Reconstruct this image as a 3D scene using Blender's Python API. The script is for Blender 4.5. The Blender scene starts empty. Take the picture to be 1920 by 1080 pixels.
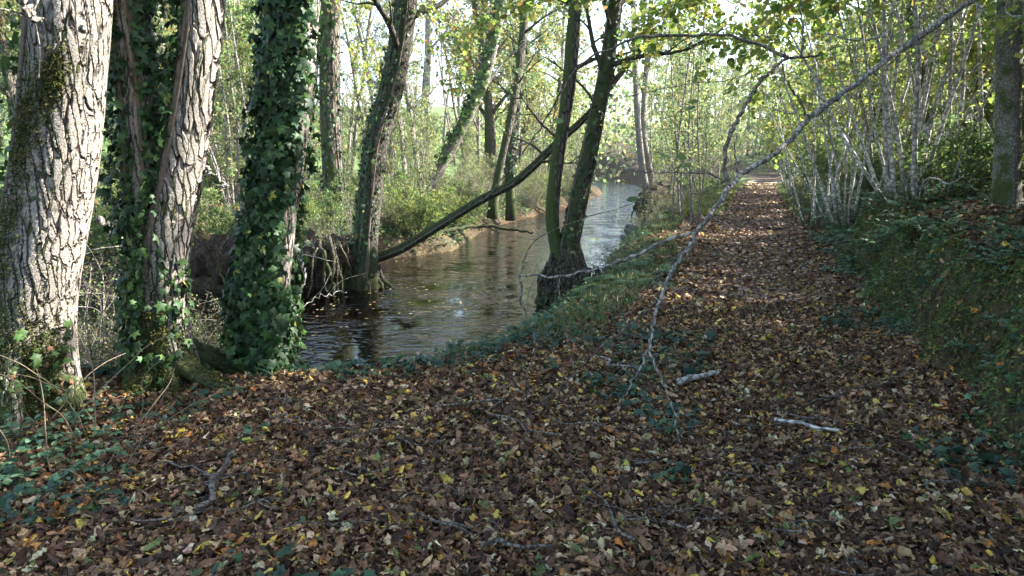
import bpy, math, numpy as np
from mathutils import Vector
R = math.radians
rng = np.random.default_rng(11)
scene = bpy.context.scene
col = scene.collection

# ------------------------------------------------------------------ camera model (used for laying out the place)
F, CX, CY, CH = 1300.0, 960.0, 540.0, 1.6
PT = math.atan(240 / F); CP, SP = math.cos(PT), math.sin(PT)
def at(u, v, Y):
    dx, dy = (u - CX) / F, (CY - v) / F
    t = Y / (CP + dy * SP)
    return np.array([dx * t, Y, CH + t * (-SP + dy * CP)])
def px(n, Y): return n * Y / F

# ------------------------------------------------------------------ noise
def _hash(ix, iy, s):
    n = (ix.astype(np.int64) * 374761393 + iy.astype(np.int64) * 668265263 + s * 69069) & 0x7fffffff
    n = ((n ^ (n >> 13)) * 1274126177) & 0x7fffffff
    return ((n ^ (n >> 16)) & 0xffff) / 65535.0
def vnoise(x, y, s=0):
    x = np.asarray(x, float); y = np.asarray(y, float)
    ix, iy = np.floor(x), np.floor(y); fx, fy = x - ix, y - iy
    fx = fx * fx * (3 - 2 * fx); fy = fy * fy * (3 - 2 * fy)
    a, b = _hash(ix, iy, s), _hash(ix + 1, iy, s); c, d = _hash(ix, iy + 1, s), _hash(ix + 1, iy + 1, s)
    return (a + (b - a) * fx) * (1 - fy) + (c + (d - c) * fx) * fy
def fbm(x, y, o=3, s=0):
    r, a = 0, 1
    for i in range(o):
        r = r + a * (vnoise(x * 2 ** i, y * 2 ** i, s + i * 7) - .5); a *= .5
    return r
def sstep(t):
    t = np.clip(t, 0, 1); return t * t * (3 - 2 * t)

# ------------------------------------------------------------------ terrain
WZ = -0.7
NEAR = np.array([(-40, 3.0), (-14, 5.6), (-8, 5.9), (-4.3, 6.3), (-2.3, 6.0), (-1.3, 6.1), (-.6, 6.7), (.29, 9.2), (1.3, 11.4), (2.2, 16), (4.5, 23.4), (7, 36), (10, 50), (12, 70), (8, 110)], float)
FAR = np.array([(-40, 9.5), (-14, 11.5), (-6, 12.3), (-4, 12.5), (-2.5, 12.4), (-3.0, 14.5), (-3.1, 15.9), (-1.5, 17.7), (-1.0, 22.5), (.2, 27), (3.8, 38), (6.5, 50), (7, 70), (2, 110)], float)
def dist_poly(x, y, P):
    best = np.full(x.shape, 1e9); sgn = np.zeros(x.shape)
    for a, b in zip(P[:-1], P[1:]):
        ab = b - a; t = np.clip(((x - a[0]) * ab[0] + (y - a[1]) * ab[1]) / (ab @ ab), 0, 1)
        qx, qy = x - a[0] - t * ab[0], y - a[1] - t * ab[1]
        d = np.hypot(qx, qy); s = ab[0] * qy - ab[1] * qx
        m = d < best; best = np.where(m, d, best); sgn = np.where(m, s, sgn)
    return best, sgn            # sgn > 0: left of the line, towards the far side
def path_x(y): return .34 * y + .28 + .0006 * np.maximum(y - 20, 0) ** 2
def bank_L(x, y): return (x - path_x(y) - 1.40 - .25 * (vnoise(y * .35, y * 0, 5) - .5) - .42 * (vnoise(x * 1.5, y * 1.5, 15) - .5)) * .947
def regions(x, y):
    dn, sn = dist_poly(x, y, NEAR); df, sf = dist_poly(x, y, FAR)
    PG = np.vstack([NEAR, FAR[::-1]]); ins = np.zeros(x.shape, bool)
    for a, b in zip(PG, np.roll(PG, -1, 0)):
        if a[1] == b[1]: continue
        c = (a[1] > y) != (b[1] > y); ins ^= c & (x < (b[0] - a[0]) * (y - a[1]) / (b[1] - a[1]) + a[0])
    near = ~ins & (dn <= df); far = ~ins & ~near
    return dn, df, near, far
def H(x, y):
    x = np.asarray(x, float); y = np.asarray(y, float); sh = x.shape
    x = x.ravel(); y = y.ravel()
    dn, df, near, far = regions(x, y)
    n1 = fbm(x * .8, y * .8, 3, 3) * .10; n2 = fbm(x * 4, y * 4, 3, 9) * .035
    w = 1.0 + .35 * vnoise(x * .7, y * .7, 21)
    t = np.clip(dn / w, 0, 1)
    zn = WZ + .66 * (1 - (1 - t) ** 2.2) + n1 * t + n2
    L = bank_L(x, y)
    bh = .80 * (1 - .6 * sstep((y - 14) / 14)) * sstep((y + 40) / 10)
    zn = zn + bh * sstep((L + .05) / (.30 + .3 * sstep((y - 9) / 5))) * (1 + .5 * fbm(x * 1.7, y * 1.7, 2, 31)) + .13 * np.clip(L - .3, 0, 18) + .035 * np.clip(L, 0, 200) + sstep(L * 3) * n2 * 1.5 + .34 * fbm(x * 2.6, y * 2.6, 3, 61) * np.exp(-((L - .3) / .35) ** 2)
    # wheel-worn hollow of the path
    zn = zn - .05 * np.exp(-((x - path_x(y)) / .8) ** 2)
    t2 = np.clip(df / .7, 0, 1)
    zf = WZ + .5 * (1 - (1 - t2) ** 2.5) + .35 * sstep((df - .5) / 2.5) + n1 * 1.5 * t2 + n2 + .055 * np.clip(df - 4, 0, 60) + .03 * np.clip(df - 60, 0, 300)
    hill = .09 * np.clip(y - 60, 0, 130); zn = zn + hill; zf = zf + hill
    zi = WZ - .09 - .32 * sstep(np.minimum(dn, df) / .9) + n2 + fbm(x * 1.2, y * 1.2, 2, 77) * .08
    z = np.where(near, zn, np.where(far, zf, zi))
    return z.reshape(sh)
def hz(x, y): return float(H(np.array([x]), np.array([y]))[0])

# ------------------------------------------------------------------ mesh building
class MB:
    def __init__(s): s.v = []; s.f = []; s.c = []; s.m = []; s.n = 0
    def add(s, v, f, c=(1, 1, 1), m=0):
        v = np.asarray(v, float).reshape(-1, 3)
        c = np.asarray(c, float)
        if c.ndim == 1: c = np.tile(c, (len(v), 1))
        s.v.append(v); s.c.append(c)
        for ff in (f if isinstance(f, list) else [f]):
            ff = np.asarray(ff, np.int64)
            if len(ff): s.f.append(ff + s.n); s.m.append(np.full(len(ff), m, np.int32))
        s.n += len(v)
    def mesh(s, name, mats, smooth=True):
        me = bpy.data.meshes.new(name)
        V = np.concatenate(s.v); C = np.concatenate(s.c)
        loops = np.concatenate([f.ravel() for f in s.f]).astype(np.int32)
        tot = np.concatenate([np.full(len(f), f.shape[1], np.int32) for f in s.f])
        start = np.concatenate([[0], np.cumsum(tot)[:-1]]).astype(np.int32)
        me.vertices.add(len(V)); me.vertices.foreach_set('co', V.astype(np.float32).ravel())
        me.loops.add(len(loops)); me.loops.foreach_set('vertex_index', loops)
        me.polygons.add(len(tot)); me.polygons.foreach_set('loop_start', start)
        me.polygons.foreach_set('material_index', np.concatenate(s.m))
        me.polygons.foreach_set('use_smooth', np.full(len(tot), smooth, bool))
        a = me.attributes.new('col', 'FLOAT_COLOR', 'POINT')
        a.data.foreach_set('color', np.concatenate([C, np.ones((len(C), 1))], 1).astype(np.float32).ravel())
        for m in (mats if isinstance(mats, (list, tuple)) else [mats]): me.materials.append(m)
        me.update(calc_edges=True)
        return me
    def build(s, name, mats, parent=None, smooth=True):
        if s.n == 0: return None
        o = bpy.data.objects.new(name, s.mesh(name, mats, smooth)); col.objects.link(o)
        if parent: o.parent = parent
        return o

def tag(o, label=None, cat=None, group=None, kind=None):
    if label: o['label'] = label
    if cat: o['category'] = cat
    if group: o['group'] = group
    if kind: o['kind'] = kind
    return o
def thing(name, label, cat, loc=(0, 0, 0), group=None):
    o = bpy.data.objects.new(name, None); o.empty_display_size = .2; col.objects.link(o)
    o.location = loc
    return tag(o, label, cat, group)
def copy_tree(root, loc, rz=0, sc=1, label=None, group=None, cat=None):
    r = root.copy(); col.objects.link(r); r.location = loc; r.rotation_euler = (0, 0, rz)
    r.scale = (sc, sc, sc) if np.isscalar(sc) else sc
    tag(r, label, cat, group)
    for ch in list(root.children):
        c = ch.copy(); col.objects.link(c); c.parent = r
        for g in list(ch.children):
            d = g.copy(); col.objects.link(d); d.parent = c
    return r

def spline(P, n):
    P = np.asarray(P, float); k = len(P)
    if k < 3: return P[0] + (P[-1] - P[0]) * np.linspace(0, 1, n)[:, None]
    E = np.vstack([2 * P[0] - P[1], P, 2 * P[-1] - P[-2]])
    L = np.concatenate([[0], np.cumsum(np.linalg.norm(np.diff(P[:, :3], axis=0), axis=1))])
    s = np.linspace(0, L[-1], n); i = np.clip(np.searchsorted(L, s, 'right') - 1, 0, k - 2)
    t = ((s - L[i]) / (L[i + 1] - L[i] + 1e-9))[:, None]
    p0, p1, p2, p3 = E[i], E[i + 1], E[i + 2], E[i + 3]
    return .5 * (2 * p1 + (p2 - p0) * t + (2 * p0 - 5 * p1 + 4 * p2 - p3) * t ** 2 + (3 * p1 - p0 - 3 * p2 + p3) * t ** 3)
def frames(P):
    T = np.gradient(P, axis=0); T /= np.linalg.norm(T, axis=1)[:, None] + 1e-9
    m = np.abs(T.mean(0)); ref = np.eye(3)[int(np.argmin(m))]
    A = np.cross(T, ref); A /= np.linalg.norm(A, axis=1)[:, None] + 1e-9
    return T, A, np.cross(T, A)
def tube(mb, P, r, sides=6, c=(1, 1, 1), m=0, rfun=None, cap=True):
    P = np.asarray(P, float); n = len(P); r = np.broadcast_to(np.asarray(r, float), (n,))
    T, A, B = frames(P)
    th = np.linspace(0, 2 * np.pi, sides, endpoint=False)
    rr = r[:, None] * np.ones(sides)
    if rfun is not None: rr = rr * rfun(np.arange(n)[:, None] / (n - 1), th[None, :], P)
    V = P[:, None, :] + rr[..., None] * (np.cos(th)[None, :, None] * A[:, None, :] + np.sin(th)[None, :, None] * B[:, None, :])
    i = np.arange(n - 1)[:, None] * sides; j = np.arange(sides)[None, :]; j2 = (j + 1) % sides
    Q = np.stack([i + j, i + j2, i + sides + j2, i + sides + j], -1).reshape(-1, 4)
    fs = [Q]; V = V.reshape(-1, 3)
    if cap:
        V = np.vstack([V, P[0], P[-1]]); a = len(V) - 2
        jj = np.arange(sides); j3 = (jj + 1) % sides
        fs.append(np.vstack([np.stack([np.full(sides, a), j3, jj], -1), np.stack([np.full(sides, a + 1), (n - 1) * sides + jj, (n - 1) * sides + j3], -1)]))
    mb.add(V, fs, c, m)
def grow(p, d, L, n=5, wander=.15, up=0.0, g=rng):
    p = np.array(p, float); d = np.array(d, float); d /= np.linalg.norm(d)
    out = [p]
    for _ in range(n):
        d = d + g.normal(0, wander, 3); d[2] += up; d /= np.linalg.norm(d)
        p = p + d * L / n; out.append(p)
    return np.array(out)

# ---- leaf shapes: (verts, tris) lying along +x, up +z, unit length
def leaf_shape(rows, fold=.15, bend=0., curl=0., twist=0.):
    xs = np.array([r[0] for r in rows]); ws = np.array([r[1] for r in rows])
    V = [[0, 0, 0]]
    for x, w in zip(xs, ws): V += [[x, w, abs(w) * fold], [x, 0, 0], [x, -w, abs(w) * fold]]
    V += [[1, 0, 0]]; V = np.array(V, float); k = len(rows)
    Fc = [[0, 2, 1], [0, 3, 2]]
    for i in range(k - 1):
        a = 1 + 3 * i
        Fc += [[a, a + 1, a + 4], [a, a + 4, a + 3], [a + 1, a + 2, a + 5], [a + 1, a + 5, a + 4]]
    a = 1 + 3 * (k - 1); e = len(V) - 1
    Fc += [[a, a + 1, e], [a + 1, a + 2, e]]
    if curl: V[:, 2] += curl * (V[:, 1] / .35) ** 2 * .35
    if twist:
        an = twist * (V[:, 0] - .5); y, z = V[:, 1].copy(), V[:, 2].copy()
        V[:, 1] = y * np.cos(an) - z * np.sin(an); V[:, 2] = y * np.sin(an) + z * np.cos(an)
    if bend:
        an = bend * V[:, 0]; z = V[:, 2].copy()
        V[:, 0] = np.sin(an) / bend - z * np.sin(an); V[:, 2] = (1 - np.cos(an)) / bend + z * np.cos(an)
    V[:, 0] -= .5
    return V, np.array(Fc)
OV = [(.12, .2), (.35, .36), (.6, .33), (.85, .15)]
RD = [(.1, .28), (.35, .46), (.65, .44), (.9, .22)]
NARROW = [(.15, .14), (.4, .23), (.7, .18)]
OAK = [(.1, .08), (.22, .2), (.32, .11), (.46, .29), (.57, .15), (.72, .27), (.84, .12), (.93, .12)]
KITE = (np.array([[-.5, 0, 0], [0, .33, .05], [.5, 0, 0], [0, -.33, .05]]), np.array([[0, 2, 1], [0, 3, 2]]))
OV2 = leaf_shape([(.25, .33), (.65, .3)], .15, .3)
# ivy leaf: five lobes around a centre
_a = np.radians([0, 30, 62, 95, 130, 165, 195, 230, 265, 298, 330]); _r = np.array([.62, .3, .5, .27, .4, .22, .22, .4, .27, .5, .3])
IVY = (np.vstack([[[-.1, 0, .06]], np.stack([_r * np.cos(_a), _r * np.sin(_a), -.10 * (_r / .5) ** 2], 1)]), np.array([[0, 1 + i, 1 + (i + 1) % 11] for i in range(11)]))

def pick(pal, n, g=rng, jit=.22):
    c = np.array([p[0] for p in pal]); w = np.array([p[1] for p in pal], float)
    r = c[g.choice(len(c), n, p=w / w.sum())]
    return np.clip(r * .92 * (1 + g.normal(0, jit, (n, 1))) * (1 + g.normal(0, .06, (n, 3))), .004, .9)
def leaves(mb, pos, xdir, nrm, size, shape, cols, m=0, aspect=1.0):
    pos = np.asarray(pos, float); n = len(pos)
    if n == 0: return
    X = xdir / (np.linalg.norm(xdir, axis=1)[:, None] + 1e-9)
    Y = np.cross(nrm, X); Y /= np.linalg.norm(Y, axis=1)[:, None] + 1e-9
    Z = np.cross(X, Y); V, Fc = shape; k = len(V)
    s = np.broadcast_to(np.asarray(size, float), (n,))[:, None, None]
    a = np.broadcast_to(np.asarray(aspect, float), (n,))[:, None, None]
    W = pos[:, None, :] + s * (V[None, :, 0, None] * X[:, None, :] + a * V[None, :, 1, None] * Y[:, None, :] + V[None, :, 2, None] * Z[:, None, :])
    FF = (Fc[None] + (np.arange(n) * k)[:, None, None]).reshape(-1, 3)
    mb.add(W.reshape(-1, 3), FF, np.repeat(cols, k, 0), m)

# ------------------------------------------------------------------ materials
def new_mat(name):
    m = bpy.data.materials.new(name); m.use_nodes = True
    nt = m.node_tree; nt.nodes.clear()
    return m, nt, (lambda t, **k: _node(nt, t, k)), nt.links.new
def _node(nt, t, k):
    n = nt.nodes.new(t)
    for a, b in k.items():
        if a.startswith('i_'): n.inputs[a[2:].replace('_', ' ')].default_value = b
        else: setattr(n, a, b)
    return n
def ramp(N, pts, interp='LINEAR'):
    r = N('ShaderNodeValToRGB'); e = r.color_ramp.elements; r.color_ramp.interpolation = interp
    while len(e) < len(pts): e.new(.5)
    for q, (p, c) in zip(e, pts):
        q.position = p; q.color = (*c, 1) if len(c) == 3 else c
    return r
def leaf_mat(name, trans=.45, rough=.5, spec=.3, mottle=.35, mscale=60):
    m, nt, N, L = new_mat(name)
    at_ = N('ShaderNodeAttribute', attribute_name='col')
    tc = N('ShaderNodeTexCoord'); no = N('ShaderNodeTexNoise', i_Scale=mscale, i_Detail=3)
    L(tc.outputs['Object'], no.inputs['Vector'])
    rp = ramp(N, [(.3, (1 - mottle,) * 3), (.7, (1 + mottle * .4,) * 3)]); L(no.outputs['Fac'], rp.inputs['Fac'])
    mx = N('ShaderNodeMix', data_type='RGBA', blend_type='MULTIPLY'); mx.inputs[0].default_value = 1
    L(at_.outputs['Color'], mx.inputs[6]); L(rp.outputs['Color'], mx.inputs[7])
    p = N('ShaderNodeBsdfPrincipled', i_Roughness=rough); p.inputs['Specular IOR Level'].default_value = spec
    L(mx.outputs[2], p.inputs['Base Color'])
    out = N('ShaderNodeOutputMaterial')
    if trans > 0:
        t = N('ShaderNodeBsdfTranslucent'); L(mx.outputs[2], t.inputs['Color'])
        ms = N('ShaderNodeMixShader'); ms.inputs[0].default_value = trans
        L(p.outputs[0], ms.inputs[1]); L(t.outputs[0], ms.inputs[2]); L(ms.outputs[0], out.inputs['Surface'])
    else: L(p.outputs[0], out.inputs['Surface'])
    return m
def bark_mat(name, dark, light, moss=(.045, .06, .015), mossamt=.5, scale=14, stretch=.22, disp=0., bump=.6, mlow=1.0, rough=.9, fmax=.2, lowk=.35):
    """plated or furrowed bark in object space: pale plates, dark vertical furrows, moss that grows low down and on one side"""
    m, nt, N, L = new_mat(name)
    tc = N('ShaderNodeTexCoord')
    wn = N('ShaderNodeTexNoise', i_Scale=3.2, i_Detail=3); L(tc.outputs['Object'], wn.inputs['Vector'])
    ws = N('ShaderNodeVectorMath', operation='SCALE'); ws.inputs[3].default_value = .10
    sb = N('ShaderNodeVectorMath', operation='SUBTRACT'); sb.inputs[1].default_value = (.5, .5, .5)
    L(wn.outputs['Color'], sb.inputs[0]); L(sb.outputs[0], ws.inputs[0])
    ad = N('ShaderNodeVectorMath', operation='ADD'); L(tc.outputs['Object'], ad.inputs[0]); L(ws.outputs[0], ad.inputs[1])
    mp = N('ShaderNodeMapping'); mp.inputs['Scale'].default_value = (1, 1, stretch); L(ad.outputs[0], mp.inputs['Vector'])
    vo = N('ShaderNodeTexVoronoi', feature='DISTANCE_TO_EDGE', i_Scale=scale); L(mp.outputs[0], vo.inputs['Vector'])
    fur = N('ShaderNodeMapRange', interpolation_type='SMOOTHSTEP'); fur.inputs['From Min'].default_value = .02; fur.inputs['From Max'].default_value = fmax
    L(vo.outputs['Distance'], fur.inputs['Value'])
    mp2 = N('ShaderNodeMapping'); mp2.inputs['Scale'].default_value = (1, 1, 1.9); L(ad.outputs[0], mp2.inputs['Vector'])
    vo2 = N('ShaderNodeTexVoronoi', feature='DISTANCE_TO_EDGE', i_Scale=scale * 1.5); L(mp2.outputs[0], vo2.inputs['Vector'])
    cr = N('ShaderNodeMapRange'); cr.inputs['From Max'].default_value = .06; L(vo2.outputs['Distance'], cr.inputs['Value'])
    fn = N('ShaderNodeTexNoise', i_Scale=55, i_Detail=5, i_Roughness=.7); L(tc.outputs['Object'], fn.inputs['Vector'])
    crs = N('ShaderNodeMath', operation='MULTIPLY_ADD'); crs.inputs[1].default_value = .22; crs.inputs[2].default_value = .78; L(cr.outputs[0], crs.inputs[0])
    h1 = N('ShaderNodeMath', operation='MULTIPLY'); L(fur.outputs[0], h1.inputs[0]); L(crs.outputs[0], h1.inputs[1])
    h2 = N('ShaderNodeMath', operation='MULTIPLY_ADD'); h2.inputs[1].default_value = .28; L(fn.outputs['Fac'], h2.inputs[0]); L(h1.outputs[0], h2.inputs[2])
    rp = ramp(N, [(.12, dark), (.5, tuple(.45 * a + .55 * b for a, b in zip(dark, light))), (.85, light), (1.0, tuple(min(1, 1.15 * a) for a in light))])
    hn = N('ShaderNodeMath', operation='MULTIPLY'); hn.inputs[1].default_value = .85; L(h2.outputs[0], hn.inputs[0]); L(hn.outputs[0], rp.inputs['Fac'])
    # large tonal variation of the bark
    bn = N('ShaderNodeTexNoise', i_Scale=2.1, i_Detail=4); L(tc.outputs['Object'], bn.inputs['Vector'])
    br = ramp(N, [(.3, (.62, .6, .57)), (.7, (1.05, 1.02, 1.0))]); L(bn.outputs['Fac'], br.inputs['Fac'])
    mu = N('ShaderNodeMix', data_type='RGBA', blend_type='MULTIPLY'); mu.inputs[0].default_value = 1
    L(rp.outputs[0], mu.inputs[6]); L(br.outputs[0], mu.inputs[7])
    # moss
    ge = N('ShaderNodeNewGeometry'); dt = N('ShaderNodeVectorMath', operation='DOT_PRODUCT'); dt.inputs[1].default_value = (-.8, -.35, .45); L(ge.outputs['True Normal'], dt.inputs[0])
    sz = N('ShaderNodeSeparateXYZ'); L(tc.outputs['Object'], sz.inputs[0])
    lo = N('ShaderNodeMapRange'); lo.inputs['From Min'].default_value = mlow; lo.inputs['From Max'].default_value = 0; L(sz.outputs['Z'], lo.inputs['Value'])
    mn = N('ShaderNodeTexNoise', i_Scale=4.5, i_Detail=6, i_Roughness=.7); L(tc.outputs['Object'], mn.inputs['Vector'])
    s1 = N('ShaderNodeMath', operation='MULTIPLY_ADD'); s1.inputs[1].default_value = .32; L(dt.outputs['Value'], s1.inputs[0]); L(mn.outputs['Fac'], s1.inputs[2])
    s2 = N('ShaderNodeMath', operation='MULTIPLY_ADD'); s2.inputs[1].default_value = lowk; L(lo.outputs[0], s2.inputs[0]); L(s1.outputs[0], s2.inputs[2])
    mm = N('ShaderNodeMapRange', interpolation_type='SMOOTHSTEP'); mm.inputs['From Min'].default_value = 1.0 - mossamt; mm.inputs['From Max'].default_value = 1.18 - mossamt; L(s2.outputs[0], mm.inputs['Value'])
    mc = ramp(N, [(.3, tuple(.45 * a for a in moss)), (.75, tuple(1.5 * a for a in moss))]); L(fn.outputs['Fac'], mc.inputs['Fac'])
    mix = N('ShaderNodeMix', data_type='RGBA'); L(mm.outputs[0], mix.inputs[0]); L(mu.outputs[2], mix.inputs[6]); L(mc.outputs[0], mix.inputs[7])
    p = N('ShaderNodeBsdfPrincipled', i_Roughness=rough); p.inputs['Specular IOR Level'].default_value = .2
    L(mix.outputs[2], p.inputs['Base Color'])
    bu = N('ShaderNodeBump', i_Strength=bump, i_Distance=.02); iv = N('ShaderNodeMath', operation='MULTIPLY_ADD'); iv.inputs[1].default_value = -.8; iv.inputs[2].default_value = 1; L(mm.outputs[0], iv.inputs[0])
    hh = N('ShaderNodeMath', operation='MULTIPLY'); L(h1.outputs[0], hh.inputs[0]); L(iv.outputs[0], hh.inputs[1])
    h3 = N('ShaderNodeMath', operation='MULTIPLY_ADD'); h3.inputs[1].default_value = .4; L(fn.outputs['Fac'], h3.inputs[0]); L(hh.outputs[0], h3.inputs[2]); L(h3.outputs[0], bu.inputs['Height']); L(bu.outputs[0], p.inputs['Normal'])
    out = N('ShaderNodeOutputMaterial'); L(p.outputs[0], out.inputs['Surface'])
    if disp:
        dn = N('ShaderNodeDisplacement', i_Scale=disp, i_Midlevel=.8); L(h2.outputs[0], dn.inputs['Height']); L(dn.outputs[0], out.inputs['Displacement'])
        m.displacement_method = 'BOTH'
    return m
M = {}
M['plate'] = bark_mat('plated_bark', (.045, .037, .031), (.29, .265, .23), mossamt=.41, scale=24, stretch=.10, fmax=.12, disp=.015, bump=.5, mlow=.9)
M['alder'] = bark_mat('furrowed_bark', (.03, .026, .02), (.15, .135, .11), mossamt=.5, scale=16, stretch=.25, bump=.9, mlow=2)
M['edge'] = bark_mat('lichen_bark', (.10, .095, .08), (.22, .205, .175), mossamt=.3, scale=42, stretch=.55, bump=.4, mlow=.7, lowk=.2)
M['pale'] = bark_mat('pale_bark', (.2, .19, .17), (.50, .485, .45), mossamt=.22, scale=9, stretch=1.2, bump=.3, mlow=.6, rough=.7)
M['bare'] = bark_mat('bleached_stick', (.2, .19, .17), (.52, .5, .45), mossamt=.02, scale=14, stretch=1, bump=.3, lowk=0)
M['grey'] = bark_mat('grey_branch_bark', (.10, .092, .08), (.32, .295, .26), mossamt=.16, scale=20, stretch=.7, bump=.5, lowk=0)
M['twig'] = bark_mat('twig_bark', (.05, .042, .036), (.17, .15, .125), mossamt=.15, scale=30, stretch=.6, bump=.3, lowk=0)
M['mossy'] = bark_mat('mossy_bark', (.022, .02, .016), (.10, .09, .07), moss=(.04, .046, .016), mossamt=.52, scale=26, stretch=.35, bump=.7, mlow=1.2)
M['root'] = bark_mat('root_bark', (.022, .018, .014), (.115, .097, .078), mossamt=.26, scale=22, stretch=.5, bump=.8, mlow=.2)
M['leaf'] = leaf_mat('tree_leaf', .6, .5, .25)
M['ivy'] = leaf_mat('ivy_leaf', .2, .5, .22, .3)
M['herb'] = leaf_mat('herb_leaf', .4, .5, .3, .3)
M['litter'] = leaf_mat('fallen_leaf', .12, .6, .25, .5, 90)
M['moss'] = leaf_mat('moss_frond', .25, .8, .1, .3)
M['dry'] = leaf_mat('dry_stem', .0, .8, .2, .4, 40)

def ground_mat():
    m, nt, N, L = new_mat('woodland_soil')
    a = N('ShaderNodeAttribute', attribute_name='col'); tc = N('ShaderNodeTexCoord')
    vo = N('ShaderNodeTexVoronoi', i_Scale=26); L(tc.outputs['Object'], vo.inputs['Vector'])
    no = N('ShaderNodeTexNoise', i_Scale=9, i_Detail=7, i_Roughness=.7); L(tc.outputs['Object'], no.inputs['Vector'])
    sp = N('ShaderNodeSeparateColor'); L(vo.outputs['Color'], sp.inputs[0])
    r1 = ramp(N, [(0, (.45, .45, .45)), (.6, (1, 1, 1)), (1, (1.8, 1.6, 1.3))]); L(sp.outputs[0], r1.inputs['Fac'])
    r2 = ramp(N, [(.3, (.55, .55, .55)), (.7, (1.25, 1.25, 1.25))]); L(no.outputs['Fac'], r2.inputs['Fac'])
    m1 = N('ShaderNodeMix', data_type='RGBA', blend_type='MULTIPLY'); m1.inputs[0].default_value = 1; L(a.outputs['Color'], m1.inputs[6]); L(r1.outputs[0], m1.inputs[7])
    m2 = N('ShaderNodeMix', data_type='RGBA', blend_type='MULTIPLY'); m2.inputs[0].default_value = 1; L(m1.outputs[2], m2.inputs[6]); L(r2.outputs[0], m2.inputs[7])
    p = N('ShaderNodeBsdfPrincipled', i_Roughness=.95); p.inputs['Specular IOR Level'].default_value = .15; L(m2.outputs[2], p.inputs['Base Color'])
    hb = N('ShaderNodeMath', operation='MULTIPLY_ADD'); hb.inputs[1].default_value = .6; L(sp.outputs[1], hb.inputs[0]); L(no.outputs['Fac'], hb.inputs[2])
    bu = N('ShaderNodeBump', i_Strength=.8, i_Distance=.03); L(hb.outputs[0], bu.inputs['Height']); L(bu.outputs[0], p.inputs['Normal'])
    o = N('ShaderNodeOutputMaterial'); L(p.outputs[0], o.inputs['Surface'])
    return m
M['ground'] = ground_mat()
def water_mat():
    m, nt, N, L = new_mat('stream_water')
    tc = N('ShaderNodeTexCoord')
    mp = N('ShaderNodeMapping'); mp.inputs['Scale'].default_value = (1.0, 2.0, 1); mp.inputs['Rotation'].default_value = (0, 0, R(-12)); L(tc.outputs['Object'], mp.inputs['Vector'])
    n1 = N('ShaderNodeTexNoise', i_Scale=3.4, i_Detail=2.5, i_Roughness=.45, i_Distortion=.8); L(mp.outputs[0], n1.inputs['Vector'])
    n2 = N('ShaderNodeTexNoise', i_Scale=1.4, i_Detail=2); L(tc.outputs['Object'], n2.inputs['Vector'])
    # the riffle upstream is rougher than the pool
    sx = N('ShaderNodeSeparateXYZ'); L(tc.outputs['Object'], sx.inputs[0])
    rf = N('ShaderNodeMapRange'); rf.inputs['From Min'].default_value = 14; rf.inputs['From Max'].default_value = 26; rf.inputs['To Min'].default_value = .8; rf.inputs['To Max'].default_value = 1.0; L(sx.outputs['Y'], rf.inputs['Value'])
    ps = N('ShaderNodeMapRange'); ps.inputs['From Min'].default_value = .35; ps.inputs['From Max'].default_value = .65; ps.inputs['To Min'].default_value = .06; ps.inputs['To Max'].default_value = 1.25; L(n2.outputs['Fac'], ps.inputs['Value'])
    st = N('ShaderNodeMath', operation='MULTIPLY'); L(rf.outputs[0], st.inputs[0]); L(ps.outputs[0], st.inputs[1])
    mp3 = N('ShaderNodeMapping'); mp3.inputs['Scale'].default_value = (1.0, 1.5, 1); mp3.inputs['Rotation'].default_value = (0, 0, R(-20)); L(tc.outputs['Object'], mp3.inputs['Vector'])
    n3 = N('ShaderNodeTexNoise', i_Scale=1.5, i_Detail=5, i_Roughness=.6, i_Distortion=1.2); L(mp3.outputs[0], n3.inputs['Vector'])
    far_ = N('ShaderNodeMapRange'); far_.inputs['From Min'].default_value = 15; far_.inputs['From Max'].default_value = 24; far_.inputs['To Max'].default_value = 3.0; L(sx.outputs['Y'], far_.inputs['Value'])
    hm = N('ShaderNodeMath', operation='MULTIPLY_ADD'); L(n3.outputs['Fac'], hm.inputs[0]); L(far_.outputs[0], hm.inputs[1]); L(n1.outputs['Fac'], hm.inputs[2])
    bu = N('ShaderNodeBump', i_Distance=.05); L(hm.outputs[0], bu.inputs['Height']); L(st.outputs[0], bu.inputs['Strength'])
    fr = N('ShaderNodeFresnel', i_IOR=1.55); L(bu.outputs[0], fr.inputs['Normal'])
    g = N('ShaderNodeBsdfGlossy', i_Roughness=.03); L(bu.outputs[0], g.inputs['Normal']); g.inputs['Color'].default_value = (.95, .97, 1, 1)
    t = N('ShaderNodeBsdfTransparent'); t.inputs['Color'].default_value = (.40, .23, .085, 1)
    ms = N('ShaderNodeMixShader'); L(fr.outputs[0], ms.inputs[0]); L(t.outputs[0], ms.inputs[1]); L(g.outputs[0], ms.inputs[2])
    o = N('ShaderNodeOutputMaterial'); L(ms.outputs[0], o.inputs['Surface'])
    return m
M['water'] = water_mat()
def stone_mat():
    m, nt, N, L = new_mat('stream_stone')
    tc = N('ShaderNodeTexCoord'); no = N('ShaderNodeTexNoise', i_Scale=6, i_Detail=7, i_Roughness=.7); L(tc.outputs['Object'], no.inputs['Vector'])
    r = ramp(N, [(.35, (.05, .05, .045)), (.6, (.16, .155, .14)), (.75, (.09, .11, .05))]); L(no.outputs['Fac'], r.inputs['Fac'])
    p = N('ShaderNodeBsdfPrincipled', i_Roughness=.75); L(r.outputs[0], p.inputs['Base Color'])
    bu = N('ShaderNodeBump', i_Strength=.6, i_Distance=.05); L(no.outputs['Fac'], bu.inputs['Height']); L(bu.outputs[0], p.inputs['Normal'])
    o = N('ShaderNodeOutputMaterial'); L(p.outputs[0], o.inputs['Surface'])
    return m
M['stone'] = stone_mat()

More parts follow.
